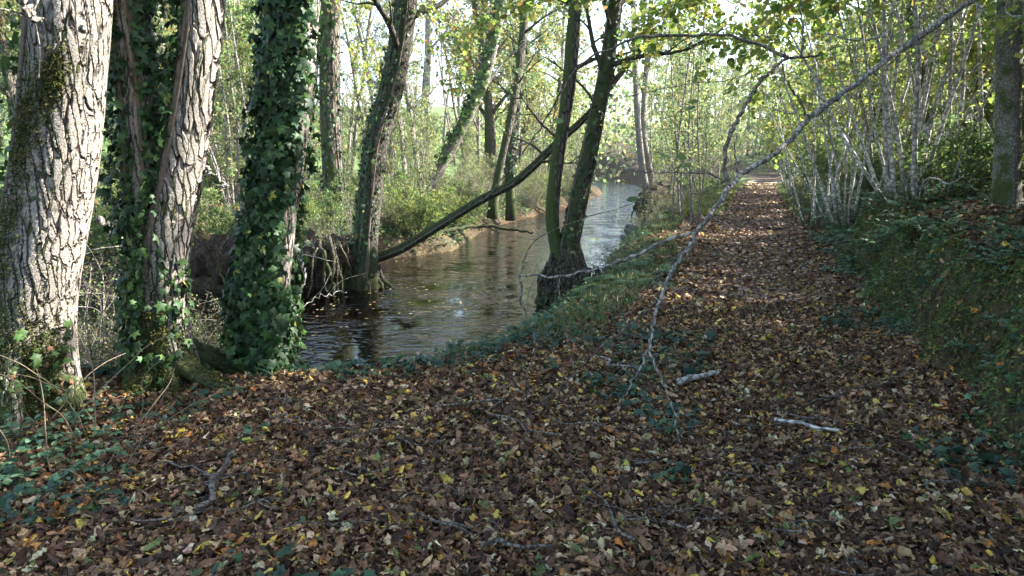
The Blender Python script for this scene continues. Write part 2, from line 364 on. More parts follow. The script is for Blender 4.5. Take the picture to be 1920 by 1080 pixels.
# palettes (real leaf colours, except the lightened path one)
P_GREEN = [((.15, .24, .08), .4), ((.23, .31, .11), .3), ((.34, .34, .08), .2), ((.06, .11, .025), .15)]
P_AUT = [((.35, .41, .17), .4), ((.23, .32, .11), .4), ((.46, .37, .11), .12), ((.26, .15, .06), .07), ((.1, .16, .035), .2)]
P_GOLD = [((.42, .27, .06), .4), ((.30, .18, .06), .3), ((.3, .27, .06), .3), ((.18, .1, .05), .15)]
P_IVY = [((.02, .05, .016), .5), ((.035, .08, .022), .35), ((.06, .12, .03), .12), ((.3, .26, .05), .015), ((.05, .09, .04), .1)]
P_HERB = [((.05, .12, .05), .45), ((.08, .16, .06), .3), ((.035, .08, .045), .3), ((.2, .22, .06), .05)]
P_BLUE = [((.10, .19, .10), .5), ((.14, .24, .12), .35), ((.2, .29, .14), .15)]
P_LIT = [((.05, .028, .016), .25), ((.115, .062, .034), .26), ((.20, .115, .062), .21), ((.31, .20, .11), .13), ((.46, .34, .19), .08), ((.58, .43, .09), .05), ((.58, .50, .32), .035), ((.42, .18, .045), .04), ((.14, .19, .06), .02)]
P_LIT = [((c_[0] * 1.04, c_[1] * 1.0, c_[2] * .92), w_) for c_, w_ in P_LIT]
P_PATH = [((.11, .068, .05), .2), ((.19, .12, .09), .3), ((.28, .19, .145), .3), ((.40, .30, .21), .14), ((.45, .36, .14), .05)]  # drier leaves farther off, with broader sky light also put into the colour

# ------------------------------------------------------------------ ground, path, water
def graded(lo, hi, a, b, fine, grow_=1.12):
    c = list(np.arange(a, b + fine, fine)); s = fine
    x = c[-1]
    while x < hi: s *= grow_; x += s; c.append(x)
    x, s, l = c[0], fine, []
    while x > lo: s *= grow_; x -= s; l.append(x)
    return np.array(l[::-1] + c)
gx = graded(-420, 420, -6.5, 7.5, .075); gy = graded(-60, 600, 1.6, 17, .075)
GX, GY = np.meshgrid(gx, gy); GZ = H(GX, GY)
dn, df, near, far = regions(GX.ravel(), GY.ravel())
Lb = bank_L(GX.ravel(), GY.ravel()); nn = fbm(GX.ravel() * .6, GY.ravel() * .6, 4, 55)
base = np.tile(np.array([.055, .038, .025]), (GX.size, 1)) * (1 + nn[:, None] * .5)
def mixc(c, mask): 
    global base
    base = base * (1 - mask[:, None]) + np.array(c) * mask[:, None]
mixc((.10, .165, .05), np.where(far, sstep((df - 7 + nn * 3) / 3), 0))
mixc((.055, .065, .03), np.where(far, sstep((1 - np.abs(df - 3) / 4 + nn)) * .5, 0))
inside = ~near & ~far
mixc((.09, .058, .028), inside * 1.0); mixc((.26, .16, .065), inside * sstep((1.5 - df + nn) / .9) * sstep((df - .35) / .4))
mixc((.05, .055, .022), np.where(near, sstep(1 - np.abs(Lb - .25) / .35 + nn) * .7, 0))
mixc((.08, .13, .04), np.where(near & (GY.ravel() > 24) & (Lb > -4), sstep((GY.ravel() - 24) / 8) * sstep((np.abs(GX.ravel() - path_x(GY.ravel())) - 1.0) / .6), 0))
n, k = GX.shape
ii = (np.arange(n - 1)[:, None] * k + np.arange(k - 1)[None, :]).ravel()
mb = MB(); mb.add(np.stack([GX.ravel(), GY.ravel(), GZ.ravel()], 1), np.stack([ii, ii + 1, ii + k + 1, ii + k], 1), base)
tag(mb.build('ground', M['ground']), 'brown woodland floor with a mossy earth bank and pale green field beyond', 'ground', kind='structure')

ys = np.concatenate([np.arange(-6, 16, .12), np.arange(16, 62, .5)]); tt = np.linspace(-1.15, 1.15, 24)
PX = path_x(ys)[:, None] + tt[None, :] * (1 + .12 * fbm(ys * .7, ys * 0, 2, 3))[:, None]; PY = np.broadcast_to(ys[:, None], PX.shape)
PZ = H(PX, PY) + .006 - .02 * (np.abs(tt)[None, :] > 1.1)
n, k = PX.shape; ii = (np.arange(n - 1)[:, None] * k + np.arange(k - 1)[None, :]).ravel()
mb = MB(); mb.add(np.stack([PX.ravel(), PY.ravel(), PZ.ravel()], 1), np.stack([ii, ii + 1, ii + k + 1, ii + k], 1), np.array([.075, .047, .032]) + sstep((PY.ravel() - 36) / 4)[:, None] * np.array([.30, .28, .19]))  # far end paler: the sunlit opening is painted into the path colour
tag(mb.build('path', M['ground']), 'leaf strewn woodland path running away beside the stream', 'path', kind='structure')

def resamp(P, n): return spline(P, n)
a, b = resamp(NEAR[:, :], 160), resamp(FAR[:, :], 160)
s = np.linspace(-.06, 1.06, 14)[None, :, None]
WV = a[:, None, :] * (1 - s) + b[:, None, :] * s
mb = MB(); n, k = WV.shape[:2]; ii = (np.arange(n - 1)[:, None] * k + np.arange(k - 1)[None, :]).ravel()
mb.add(np.concatenate([WV.reshape(-1, 2), np.full((n * k, 1), WZ)], 1), np.stack([ii, ii + k, ii + k + 1, ii + 1], 1))
tag(mb.build('stream_water', M['water']), 'brown tinted stream water rippling and reflecting the sky', 'stream', kind='structure')

# ------------------------------------------------------------------ leaf litter
def scatter_view(y0, y1, dens, u0=-1.0, u1=1.0, extra=.6):
    """even scatter over the wedge of ground in front of the camera (with a margin to both sides)"""
    A = (y1 ** 2 - y0 ** 2) / 2 * (u1 - u0) + 2 * extra * (y1 - y0); N_ = int(A * dens)
    y = np.sqrt(rng.uniform(y0 ** 2, y1 ** 2, N_)); x = y * rng.uniform(u0, u1, N_) + rng.uniform(-extra, extra, N_)
    return x, y
def nrm_at(x, y, e=.06):
    gxv = (H(x + e, y) - H(x - e, y)) / (2 * e); gyv = (H(x, y + e) - H(x, y - e)) / (2 * e)
    n_ = np.stack([-gxv, -gyv, np.ones_like(gxv)], 1)
    return n_ / np.linalg.norm(n_, axis=1)[:, None]
def shapes(rows_list, k, amp=1.0):
    out = []
    for rows in rows_list:
        for _ in range(k): out.append(leaf_shape(rows, rng.uniform(-.1, .35), rng.normal(0, .8) * amp, rng.normal(0.1, .5) * amp, rng.normal(0, .9) * amp))
    return out
def ragged(rows):
    out = []
    for _ in range(5):
        V, Fc = leaf_shape([(x_, w_ * rng.uniform(.65, 1.15)) for x_, w_ in rows], rng.uniform(-.1, .3), rng.normal(0, .7) or .1, rng.normal(.1, .45), rng.normal(0, .8))
        V = V + rng.normal(0, .035, V.shape) * [.8, 1, 1.2]; out.append((V, Fc))
    return out
OVN = [(.1, .12), (.28, .27), (.5, .31), (.72, .22), (.9, .08)]; LOB = [(.12, .12), (.25, .36), (.36, .2), (.5, .42), (.62, .2), (.78, .24), (.9, .08)]; BITS = [(.2, .3), (.5, .22), (.8, .26)]
SH_NEAR = ragged(OVN) + ragged(OAK) + ragged(LOB) + ragged(OVN) + ragged(NARROW) + ragged(BITS); SH_FAR = [leaf_shape([(.3, .36), (.7, .3)], .2, rng.normal(0, .7), rng.normal(0, .4)) for _ in range(8)]
def litter(mb, x, y, size, shp, pal=P_LIT, lift=.035, tilt=.5):
    n_ = len(x); z = H(x, y) + rng.uniform(.004, lift, n_)
    nr = nrm_at(x, y) + rng.normal(0, tilt, (n_, 3)); th = rng.uniform(0, 2 * np.pi, n_)
    xd = np.stack([np.cos(th), np.sin(th), rng.normal(0, .15, n_)], 1); xd -= nr * (xd * nr).sum(1)[:, None] / (nr * nr).sum(1)[:, None]
    cs = pick(pal, n_); ps = np.stack([x, y, z], 1); sz = size * np.clip(rng.lognormal(-.03, .42, n_), .4, 1.7)
    asp = rng.uniform(.7, 1.15, n_); w = rng.integers(0, len(shp), n_)
    for i in range(len(shp)):
        q = w == i
        if q.any(): leaves(mb, ps[q], xd[q], nr[q], sz[q], shp[i], cs[q], 0, asp[q])
mb = MB()
def keep(x, y, thin_bank=.0):
    dn, df, near, far = regions(x, y); L = bank_L(x, y)
    k = near & (dn > .25)
    k &= rng.random(len(x)) < np.where((L > -.02) & (L < .3), .25, 1)
    k &= rng.random(len(x)) < np.clip((dn - .1) / 1.1, .12, 1)
    return k
for y0, y1, dens, size, shp in ((1.4, 4.5, 3000, .050, SH_NEAR), (4.5, 8, 2200, .051, SH_NEAR), (8, 16, 700, .060, SH_FAR), (16, 50, 60, .11, SH_FAR)):
    x, y = scatter_view(y0, y1, dens); q = keep(x, y)
    if y0 >= 8: q &= (np.abs(x - path_x(y)) < 5.5)
    litter(mb, x[q], y[q], size, shp)
# the path itself stays thick with leaves far away
y = rng.uniform(8, 39, 36000); x = path_x(y) + rng.normal(0, .62, len(y)); q = keep(x, y); litter(mb, x[q], y[q], .065, SH_FAR, P_PATH)
tag(mb.build('leaf_litter', M['litter'], smooth=False), 'brown, tan and yellow fallen leaves covering path and woodland floor', 'fallen leaves', kind='stuff')
# leaves on the far bank slope
mb = MB(); x = rng.uniform(-16, 3, 30000); y = rng.uniform(10.5, 34, 30000); dn, df, near, far = regions(x, y); q = far & (df > .3) & (df < 7)
litter(mb, x[q], y[q], .085, SH_FAR, [((.2, .12, .06), .5), ((.1, .06, .035), .4), ((.36, .24, .1), .2)])
tag(mb.build('leaf_litter', M['litter'], smooth=False), 'fallen brown leaves lying on the far bank of the stream', 'fallen leaves', kind='stuff')
# leaves floating on the pool
mb = MB(); x = rng.uniform(-4, 3, 1500); y = rng.uniform(6.5, 24, 1500); dn, df, near, far = regions(x, y); q = ~near & ~far & (vnoise(x * .7, y * .35, 91) > .64)
x, y = x[q], y[q]; n_ = len(x); th = rng.uniform(0, 6.3, n_)
leaves(mb, np.stack([x, y, np.full(n_, WZ + .006)], 1), np.stack([np.cos(th), np.sin(th), 0 * th], 1), np.tile([0, 0, 1.], (n_, 1)), rng.uniform(.04, .075, n_), leaf_shape(OV, .03, .1), pick([((.45, .34, .1), .5), ((.4, .3, .18), .4), ((.2, .1, .04), .3)], n_))
tag(mb.build('floating_leaves', M['litter'], smooth=False), 'yellow and tan leaves drifting on the stream surface', 'floating leaves', kind='stuff')

# ------------------------------------------------------------------ trees
def crown_on(tm, cm, tp, tr, cf, n_limb, limb_len, pal, nleaf, lsize, seed, up=.04, shape=KITE, droop=.25, lod=1, el=(15, 60), sub=5, twg=4, spread=1.0):
    """limbs, twigs and leaves along the upper part of a trunk path"""
    g = np.random.default_rng(seed); n = len(tp)
    az0 = g.uniform(0, 6.3); LP, LD = [], []
    for i in range(n_limb):
        f = cf + (1 - cf) * (i + g.uniform(0, .8)) / n_limb; k = min(int(f * (n - 1)), n - 2); fr = f * (n - 1) - k
        p = tp[k] * (1 - fr) + tp[k + 1] * fr; r = (tr[k] * (1 - fr) + tr[k + 1] * fr)
        az = az0 + i * 2.4 + g.normal(0, .3); e = R(g.uniform(*el))
        Ln = limb_len * (1 - .55 * (f - cf) / (1 - cf + 1e-6)) * g.uniform(.7, 1.2)
        d = np.array([math.cos(az) * math.cos(e) * spread, math.sin(az) * math.cos(e) * spread, math.sin(e)])
        lp = grow(p, d, Ln, 7, .16, up, g); r0 = min(r * .6, .022 * Ln + .008)
        tube(tm, lp, np.linspace(r0, r0 * .18, len(lp)), 5 if lod else 4)
        for j in range(sub):
            q = .22 + .78 * (j + g.uniform(0, .9)) / sub; m = min(int(q * 7), 6); sp = lp[m] + (lp[m + 1] - lp[m]) * (q * 7 - m)
            dd = (lp[m + 1] - lp[m]); dd /= np.linalg.norm(dd); dd = dd * .6 + g.normal(0, .55, 3); dd[2] += .1
            s_ = grow(sp, dd, Ln * g.uniform(.22, .45), 4, .2, .0, g); tube(tm, s_, np.linspace(r0 * .35, r0 * .1, len(s_)), 4, cap=False)
            for t in range(twg):
                b = s_[1 + t % (len(s_) - 1)]; d3 = (s_[-1] - s_[0]) / (np.linalg.norm(s_[-1] - s_[0]) + 1e-9) + g.normal(0, .6, 3); d3[2] -= .1
                tw = grow(b, d3, Ln * g.uniform(.10, .22), 3, .2, -.05, g); tube(cm, tw, np.linspace(max(.004, r0 * .09), .0025, 4), 3, c=(.07, .055, .04), m=1, cap=False)
                tq = g.uniform(0, 3, nleaf); k3 = np.minimum(tq.astype(int), 2)
                LP.append(tw[k3] + (tw[k3 + 1] - tw[k3]) * (tq - k3)[:, None] + g.normal(0, lsize * .9, (nleaf, 3)))
                LD.append(np.tile(d3, (nleaf, 1)))
    LP = np.concatenate(LP); LD = np.concatenate(LD); n_ = len(LP)
    nr = g.normal(0, .6, (n_, 3)); nr[:, 2] += .8
    xd = LD * .5 + g.normal(0, .7, (n_, 3)); xd[:, 2] -= droop
    leaves(cm, LP, xd, nr, lsize * g.lognormal(0, .25, n_), shape, pick(pal, n_, g), 0, g.uniform(.85, 1.25, n_))
def make_tree(name, label, cat, path, r0, r1, bark, crown=None, group=None, sides=12, flare=.35, nring=40, ivy=None, height=None, rough=.06, seed=1, roots=None):
    """path: world points of the stem, bottom first; the root Empty stands at the foot"""
    path = np.asarray(path, float); base_ = path[0].copy(); g = np.random.default_rng(seed)
    if height is not None and path[-1][2] - base_[2] < height:
        d = path[-1] - path[-2]; d /= np.linalg.norm(d); d = d * .6 + np.array([0, 0, .6]); d /= np.linalg.norm(d)
        path = np.vstack([path, grow(path[-1], d, height - (path[-1][2] - base_[2]), 5, .06, .03, g)[1:]])
    th = thing(name, label, cat, base_, group)
    P = spline(path - base_, nring); f = np.linspace(0, 1, nring)
    zz = np.linalg.norm(P, axis=1); rr = (r0 + (r1 - r0) * f) * (1 + flare * np.exp(-zz / (r0 * 2.2)))
    ph = g.uniform(0, 6.3, 4)
    def rf(t, a, PP):
        z = PP[:, 2][:, None]
        return 1 + flare * .45 * np.exp(-np.abs(z) / (r0 * 2.4)) * np.cos(a * 5 + ph[0]) + rough * np.cos(a * 2 + ph[1] + z * .9) + rough * .7 * np.cos(a * 3 + ph[2] - z * 1.7) + rough * .6 * np.cos(z * 3.1 + ph[3])
    P0 = P.copy(); P0[0] -= np.array([0, 0, .25])
    tm, cm = MB(), MB()
    tube(tm, P0, rr, sides, rfun=rf)
    if crown: crown_on(tm, cm, P, rr, seed=seed + 5, **crown)
    t = tm.build('trunk', bark, th)
    if crown: cm.build('crown', [M['leaf'], M['twig']], th)
    return th, P, rr
def ivy_on(parent, P, rr, dens, sector, thick=.06, size=.06, seed=3, zr=None, pal=P_IVY, stems=10, mask=None, name='ivy'):
    """ivy leaves hugging a stem over a range of directions (degrees; 270 faces the camera)"""
    g = np.random.default_rng(seed); T, A, B = frames(P)
    seg = np.linalg.norm(np.diff(P, axis=0), axis=1); Ltot = seg.sum(); N_ = int(dens * Ltot)
    t = g.uniform(0, len(P) - 1.001, N_); k = t.astype(int); c = P[k] + (P[k + 1] - P[k]) * (t - k)[:, None]; r = rr[k]
    a0, a1 = R(sector[0]), R(sector[1]); an = (a0 + a1) / 2 + (a1 - a0) / 2 * g.uniform(-1.04, 1.04, N_)
    out = np.stack([np.cos(an), np.sin(an), np.zeros(N_)], 1)
    q = vnoise(an * 2.2, c[:, 2] * 2.4, seed) + .3 * g.random(N_) > .27
    if zr is not None: q &= (c[:, 2] > zr[0]) & (c[:, 2] < zr[1])
    if mask is not None: q &= mask(an, c[:, 2], g)
    c, r, out, an = c[q], r[q], out[q], an[q]; n_ = len(c)
    lay = g.random(n_) ** 1.6
    pos = c + out * (r + .012 + thick * lay * (.5 + vnoise(an * 3, c[:, 2] * 3, seed + 2)))[:, None]
    xd = g.normal(0, .45, (n_, 3)) + np.array([0, 0, -.75]) + out * .25
    nr = out + g.normal(0, .38, (n_, 3)) + np.array([0, 0, .25])
    mb = MB()
    leaves(mb, pos, xd, nr, size * np.clip(g.lognormal(-.05, .4, n_), .4, 1.7), IVY, pick(pal, n_, g), 0)
    for i in range(stems):
        a = g.uniform(a0, a1); m = np.linspace(0, len(P) - 1.01, 26); kk = m.astype(int)
        cc = P[kk] + (P[np.minimum(kk + 1, len(P) - 1)] - P[kk]) * (m - kk)[:, None]
        aa = a + np.cumsum(g.normal(0, .07, 26)); o = np.stack([np.cos(aa), np.sin(aa), 0 * aa], 1)
        pp = cc + o * (rr[kk] + .006)[:, None]
        if zr is not None:
            w = (pp[:, 2] > zr[0] - .3) & (pp[:, 2] < zr[1])
            pp = pp[w]
        if len(pp) > 3: tube(mb, pp, np.linspace(.02, .007, len(pp)), 6, c=(.12, .095, .07), m=1)
    return mb.build(name, [M['ivy'], M['dry']], parent)
def roots_on(parent, origin, n, rad, drop, seed, r=(.02, .06), az=(0, 360), mat='root', spread=1.0):
    g = np.random.default_rng(seed)
    for i in range(n):
        a = R(g.uniform(*az)); o = np.array([math.cos(a), math.sin(a), 0]); R0 = rad * g.uniform(.3, .9)
        p0 = np.array(origin) + o * R0 + np.array([0, 0, g.uniform(-.15, .15)])
        p1 = p0 + o * rad * g.uniform(.2, .6) * spread + np.array([g.normal(0, .05), g.normal(0, .05), -drop * .35]); p2 = p1 + o * rad * g.uniform(-.1, .5) * spread + np.array([g.normal(0, .1), g.normal(0, .1), -drop * .45]); p3 = p2 + np.array([g.normal(0, .12), g.normal(0, .12), -drop * .4])
        m = MB(); rr = g.uniform(*r); pp = spline([p0, p1, p2, p3], 12); pp += g.normal(0, .012, pp.shape); tube(m, pp, np.linspace(rr, rr * .4, 12), 7); m.build('root', M[mat], parent)

# --- the three big trunks on the near bank (stem centres read off as pixel positions at a distance Y)
def hi_path(pts, Y, dY=0): return [at(u, v, Y + dY * i) for i, (u, v) in enumerate(pts)]
def big_stem(parent, P, rr, name, sides=170, fine=.011, zfine=3.4, seed=0, flare=.5, lobes=5, bark='plate'):
    """dense stem mesh for the displaced plated bark"""
    Ls = np.concatenate([[0], np.cumsum(np.linalg.norm(np.diff(P, axis=0), axis=1))])
    s = np.concatenate([np.arange(0, min(zfine, Ls[-1]), fine), np.arange(min(zfine, Ls[-1]), Ls[-1], .15)]); 
    Q = np.stack([np.interp(s, Ls, P[:, i]) for i in range(3)], 1); r = np.interp(s, Ls, rr); g = np.random.default_rng(seed); ph = g.uniform(0, 6.3, 5)
    def rf(t, a, PP):
        z = PP[:, 2][:, None]
        return 1 + flare * (.4 * np.exp(-np.maximum(z, 0) / .38) + .5 * np.exp(-np.maximum(z, 0) / .16)) * (np.cos(a * lobes + ph[0]) * .6 + .4 * np.cos(a * 3 + ph[4])) + .035 * np.cos(2 * a + ph[1] + z) + .025 * np.cos(3 * a + ph[2] - 1.3 * z) + .02 * np.cos(4.1 * z + ph[3])
    m = MB(); tube(m, Q, r, sides, rfun=rf); return m
def big_tree(label, stems, Y, seed, crown=True):
    b0 = at(stems[0][0][0][0], stems[0][0][0][1], Y); b0[2] = hz(b0[0], b0[1])
    th = thing('tree', label, 'tree', b0, 'big trunks on the near bank'); out = []
    for si, (pts, hw, r1) in enumerate(stems):
        P = np.array([at(u, v, Y) for u, v in pts]) - b0
        if si == 0: P[0][2] = -.3
        d = P[-1] - P[-2]; d /= np.linalg.norm(d); d = d * .7 + np.array([0, 0, .4])
        P = np.vstack([P, grow(P[-1], d, 9.0, 5, .05, .03, np.random.default_rng(seed + si))[1:]])
        Q = spline(P, 90); rr = np.interp(Q[:, 2], [p[2] for p in P[:len(hw)]], [px(h, Y) for h in hw]); top = len(Q)
        f = np.clip((Q[:, 2] - P[len(hw) - 1][2]) / 9.0, 0, 1); rr = rr * (1 - f * .6)
        m = big_stem(th, Q, rr, 'trunk', seed=seed + si, flare=.55 if si == 0 else .1, sides=170 if si == 0 else 120)
        cm = MB()
        tm2 = MB()
        crown_on(tm2, cm, Q, rr, .55, 11, 2.6, P_AUT, 10, .075, seed + 40 + si, sub=5, twg=4)
        for v_, f_, c_, mm in [(np.concatenate(tm2.v), tm2.f, np.concatenate(tm2.c), 0)]: m.add(v_, f_, c_, 0)
        m.build('trunk' if si == 0 else 'fork_stem', M['plate'], th); cm.build('crown', [M['leaf'], M['twig']], th)
        out.append((Q, rr))
    return th, out
TA, sa = big_tree('massive leaning trunk of pale fissured bark, mossy dark on its left, at the left edge', [([(45, 770), (52, 660), (66, 540), (92, 400), (112, 270), (126, 130), (135, 0)], [88, 80, 72, 68, 67, 66, 66], .2)], 4.4, 1)
TB, sb_ = big_tree('forked trunk with one dark and one bright pale stem, second of the big bank trees', [([(312, 740), (306, 640), (302, 560), (318, 430), (345, 300), (366, 150), (382, 0)], [62, 52, 45, 41, 37, 34, 33], .15), ([(300, 545), (283, 440), (270, 330), (262, 200), (250, 90), (243, 0)], [34, 34, 32, 31, 31, 33], .15)], 4.95, 2)
TC, sc_ = big_tree('trunk thickly clad in dark ivy with a bare pale strip down its right side', [([(492, 715), (494, 620), (502, 520), (520, 380), (538, 240), (550, 120), (560, 0)], [58, 46, 41, 38, 37, 36, 36], .15)], 5.35, 3)
# ivy on them
Q, rr = sc_[0]; ivy_on(TC, Q, rr, 1700, (165, 314), .13, .068, 31, (-.2, 5.5), stems=16)
ivy_on(TC, Q, rr, 170, (20, 90), .10, .07, 32, (-.1, 5.5), stems=4); ivy_on(TC, Q, rr, 420, (280, 372), .09, .065, 39, (-.2, .75), stems=4)
Q, rr = sb_[1]; ivy_on(TB, Q, rr, 620, (165, 262), .13, .062, 33, (.1, 5), stems=6)
ivy_on(TB, Q, rr, 420, (300, 372), .10, .062, 36, (.2, 5), stems=5)
Q, rr = sb_[0]; ivy_on(TB, Q, rr, 420, (185, 258), .09, .062, 34, (.15, 5), stems=5, mask=lambda a, z, g: (z < 1.1) | (a < 4.2))
ivy_on(TB, Q, rr, 120, (265, 350), .06, .06, 37, (-.1, .62), stems=3)
Q, rr = sa[0]; ivy_on(TA, Q, rr, 130, (160, 215), .22, .07, 35, (1.1, 5), stems=4, pal=[((.05, .11, .025), .5), ((.10, .17, .04), .4), ((.03, .07, .02), .3)])
ivy_on(TA, Q, rr, 150, (270, 350), .08, .05, 38, (-.2, .62), stems=5, pal=[((.05, .1, .025), .5), ((.07, .09, .03), .4), ((.2, .12, .06), .2)])
# moss cushions
def moss_on(parent, P, rr, spots, seed, n=2600):
    g = np.random.default_rng(seed); mb = MB()
    for (z, a, hz_, ha, w) in spots:
        N_ = int(n * w); zz = z + g.normal(0, hz_, N_); an = R(a) + g.normal(0, R(ha), N_)
        c = np.stack([np.interp(zz, P[:, 2], P[:, i]) for i in range(3)], 1); r = np.interp(zz, P[:, 2], rr); o = np.stack([np.cos(an), np.sin(an), 0 * an], 1)
        leaves(mb, c + o * (r + g.uniform(.0, .022, N_))[:, None], g.normal(0, .6, (N_, 3)) + o * .6 + np.array([0, 0, -.2]), o + g.normal(0, .5, (N_, 3)), g.uniform(.012, .03, N_), KITE, pick([((.07, .075, .02), .5), ((.11, .10, .03), .3), ((.04, .05, .015), .4)], N_, g), 0, .7)
    return mb.build('moss', M['moss'], parent)
moss_on(TA, sa[0][0], sa[0][1], [(2.08, 285, .08, 9, .7), (1.8, 250, .16, 14, .5), (1.1, 245, .3, 12, .4), (.3, 300, .18, 28, 1.6), (.05, 290, .15, 40, 1.4)], 61)
moss_on(TB, sb_[0][0], sb_[0][1], [(.25, 275, .16, 38, 2.2), (.02, 285, .12, 45, 2.0), (.55, 200, .2, 15, .5)], 62)
moss_on(TC, sc_[0][0], sc_[0][1], [(.1, 240, .15, 35, .9)], 63)

def buttress(parent, pts, r0, r1, org):
    P = np.array([at(*p) for p in pts]); P[-1][2] = hz(P[-1][0], P[-1][1]) - .08; m = MB(); Q = spline(P - org, 30)
    tube(m, Q, np.linspace(r0, r1, 30), 24, rfun=lambda q, a, PP: 1 + .12 * np.cos(3 * a + 5 * q) + .07 * np.cos(7 * a - 9 * q) + .06 * np.cos(23 * q)); m.build('root', M['mossy'], parent)
ob = np.array(TB.location)
for pts_, r_ in [([(322, 655, 4.9), (352, 690, 4.82), (400, 722, 4.75), (450, 748, 4.7)], .085), ([(296, 660, 4.85), (276, 705, 4.75), (248, 745, 4.68)], .08), ([(315, 680, 4.85), (322, 720, 4.72), (324, 760, 4.6)], .07), ([(350, 655, 5.1), (420, 685, 5.2), (480, 705, 5.25)], .09)]:
    buttress(TB, pts_, r_, r_ * .5, ob)
    P_ = np.array([at(*q) for q in pts_]) - ob; N_ = 900; t_ = rng.uniform(0, 1, N_) ** .8 * (len(P_) - 1.001); k_ = t_.astype(int); c_ = P_[k_] + (P_[k_ + 1] - P_[k_]) * (t_ - k_)[:, None]
    o_ = rng.normal(0, 1, (N_, 3)); o_[:, 2] = np.abs(o_[:, 2]); o_ /= np.linalg.norm(o_, axis=1)[:, None]; mb = MB()
    leaves(mb, c_ + o_ * r_ * rng.uniform(.75, 1.15, (N_, 1)), rng.normal(0, .7, (N_, 3)) + o_ * .6, o_ + rng.normal(0, .5, (N_, 3)), rng.uniform(.012, .032, N_), KITE, pick([((.08, .09, .02), .5), ((.13, .13, .035), .4), ((.04, .05, .015), .4)], N_), 0, .7); mb.build('moss', M['moss'], TB)
# --- trees beyond the pool
def px_path(pts, Y0, Y1=None):
    Y1 = Y0 if Y1 is None else Y1; n = len(pts); return [at(u, v, Y0 + (Y1 - Y0) * i / (n - 1)) for i, (u, v) in enumerate(pts)]
CR = dict(n_limb=13, limb_len=2.3, nleaf=6, lsize=.075, pal=P_AUT, cf=.33)
def cr(**k): d = dict(CR); d.update(k); return d
TG = 'trees along the stream'
t, P, rr = make_tree('tree', 'upright grey trunk on the far bank, directly behind the ivy clad tree', 'tree', px_path([(634, 440), (626, 340), (620, 230), (618, 120), (622, 0)], 16.2), .23, .18, M['alder'], cr(), TG, height=12, seed=21, flare=.3)
ivy_on(t, P, rr, 90, (150, 400), .1, .09, 41, (.1, 4.5), stems=4)
t, P, rr = make_tree('tree', 'dark mossy trunk leaning right over the pool with its roots in the water', 'tree', px_path([(680, 535), (686, 480), (692, 400), (708, 255), (738, 150), (762, 0)], 12.5), .21, .15, M['mossy'], cr(limb_len=2.4), TG, height=12, seed=22, flare=.5, sides=20, nring=70)
ivy_on(t, P, rr, 170, (150, 260), .08, .07, 42, (.5, 6), stems=5); ivy_on(t, P, rr, 60, (200, 330), .05, .07, 43, (.2, 6), stems=2)
roots_on(t, (0, 0, .25), 16, .38, .62, 5, (.025, .06), spread=1.0)
t, P, rr = make_tree('fallen_tree', 'dark fallen stem slanting from the root bank up across the pool', 'fallen tree', px_path([(672, 492), (740, 472), (800, 438), (900, 376), (970, 338), (1040, 272), (1105, 212), (1170, 130), (1230, 60)], 12.9, 11.6), .10, .04, M['mossy'], dict(cf=.55, n_limb=9, limb_len=1.5, nleaf=3, lsize=.06, pal=P_GREEN, sub=4, twg=3, el=(0, 60)), seed=23, flare=.4, nring=50)
ivy_on(t, P, rr, 25, (200, 380), .05, .06, 45, None, stems=1)
t, P, rr = make_tree('tree', 'double stemmed alder on a dark rooty stump at the pool edge beside the path', 'tree', px_path([(1048, 560), (1046, 480), (1036, 410), (1044, 310), (1066, 160), (1080, 0)], 11.2), .12, .065, M['alder'], cr(limb_len=2.0, n_limb=9), TG, height=10, seed=24, flare=.6, sides=16, nring=60)
m = MB(); tm, cm = MB(), MB(); b0 = np.array(t.location)
Pb = spline(np.array(px_path([(1062, 500), (1074, 430), (1092, 345), (1112, 255), (1134, 150), (1150, 40), (1165, -80)], 11.15)) - b0, 50); rb = np.linspace(.145, .09, 50)
tube(tm, Pb, rb, 16, rfun=lambda q, a, PP: 1 + .06 * np.cos(2 * a + PP[:, 2][:, None] * 2) + .05 * np.cos(3 * a)); crown_on(tm, cm, Pb, rb, .6, 8, 2.0, P_AUT, 9, .07, 99)
tm.build('second_stem', M['mossy'], t); cm.build('crown', [M['leaf'], M['twig']], t)
ivy_on(t, Pb, rb, 70, (150, 330), .05, .065, 46, (.6, 5), stems=3)
sm = MB()   # the flaring, undercut rooty stump under both stems
Sp = spline(np.array([(0, 0, -.4), (.02, 0, -.1), (.05, 0, .25), (.07, 0, .55), (.08, 0, .9), (.1, 0, 1.15)]) + np.array([.08, .02, 0]), 90)
def stumpf(q, a, PP):
    z = PP[:, 2][:, None]; w_ = np.clip((.95 - z) / .9, 0, 1)
    rag = fbm(a * 4.5 + 0 * z, z * 3.5 + 0 * a, 4, 17) * .75 + (vnoise(a * 9 + 0 * z, z * 2 + 0 * a, 23) - .5) * .35
    return 1 + w_ * (.16 * np.cos(5 * a + 1.3 * z) + .10 * np.cos(8 * a - 2 * z + 1) + rag) + .04 * np.cos(3 * a)
tube(sm, Sp, np.interp(Sp[:, 2], [-.4, 0, .3, .55, .9, 1.15], [.24, .28, .31, .27, .19, .14]), 110, rfun=stumpf); sm.build('stump', M['root'], t)
g_ = np.random.default_rng(88)
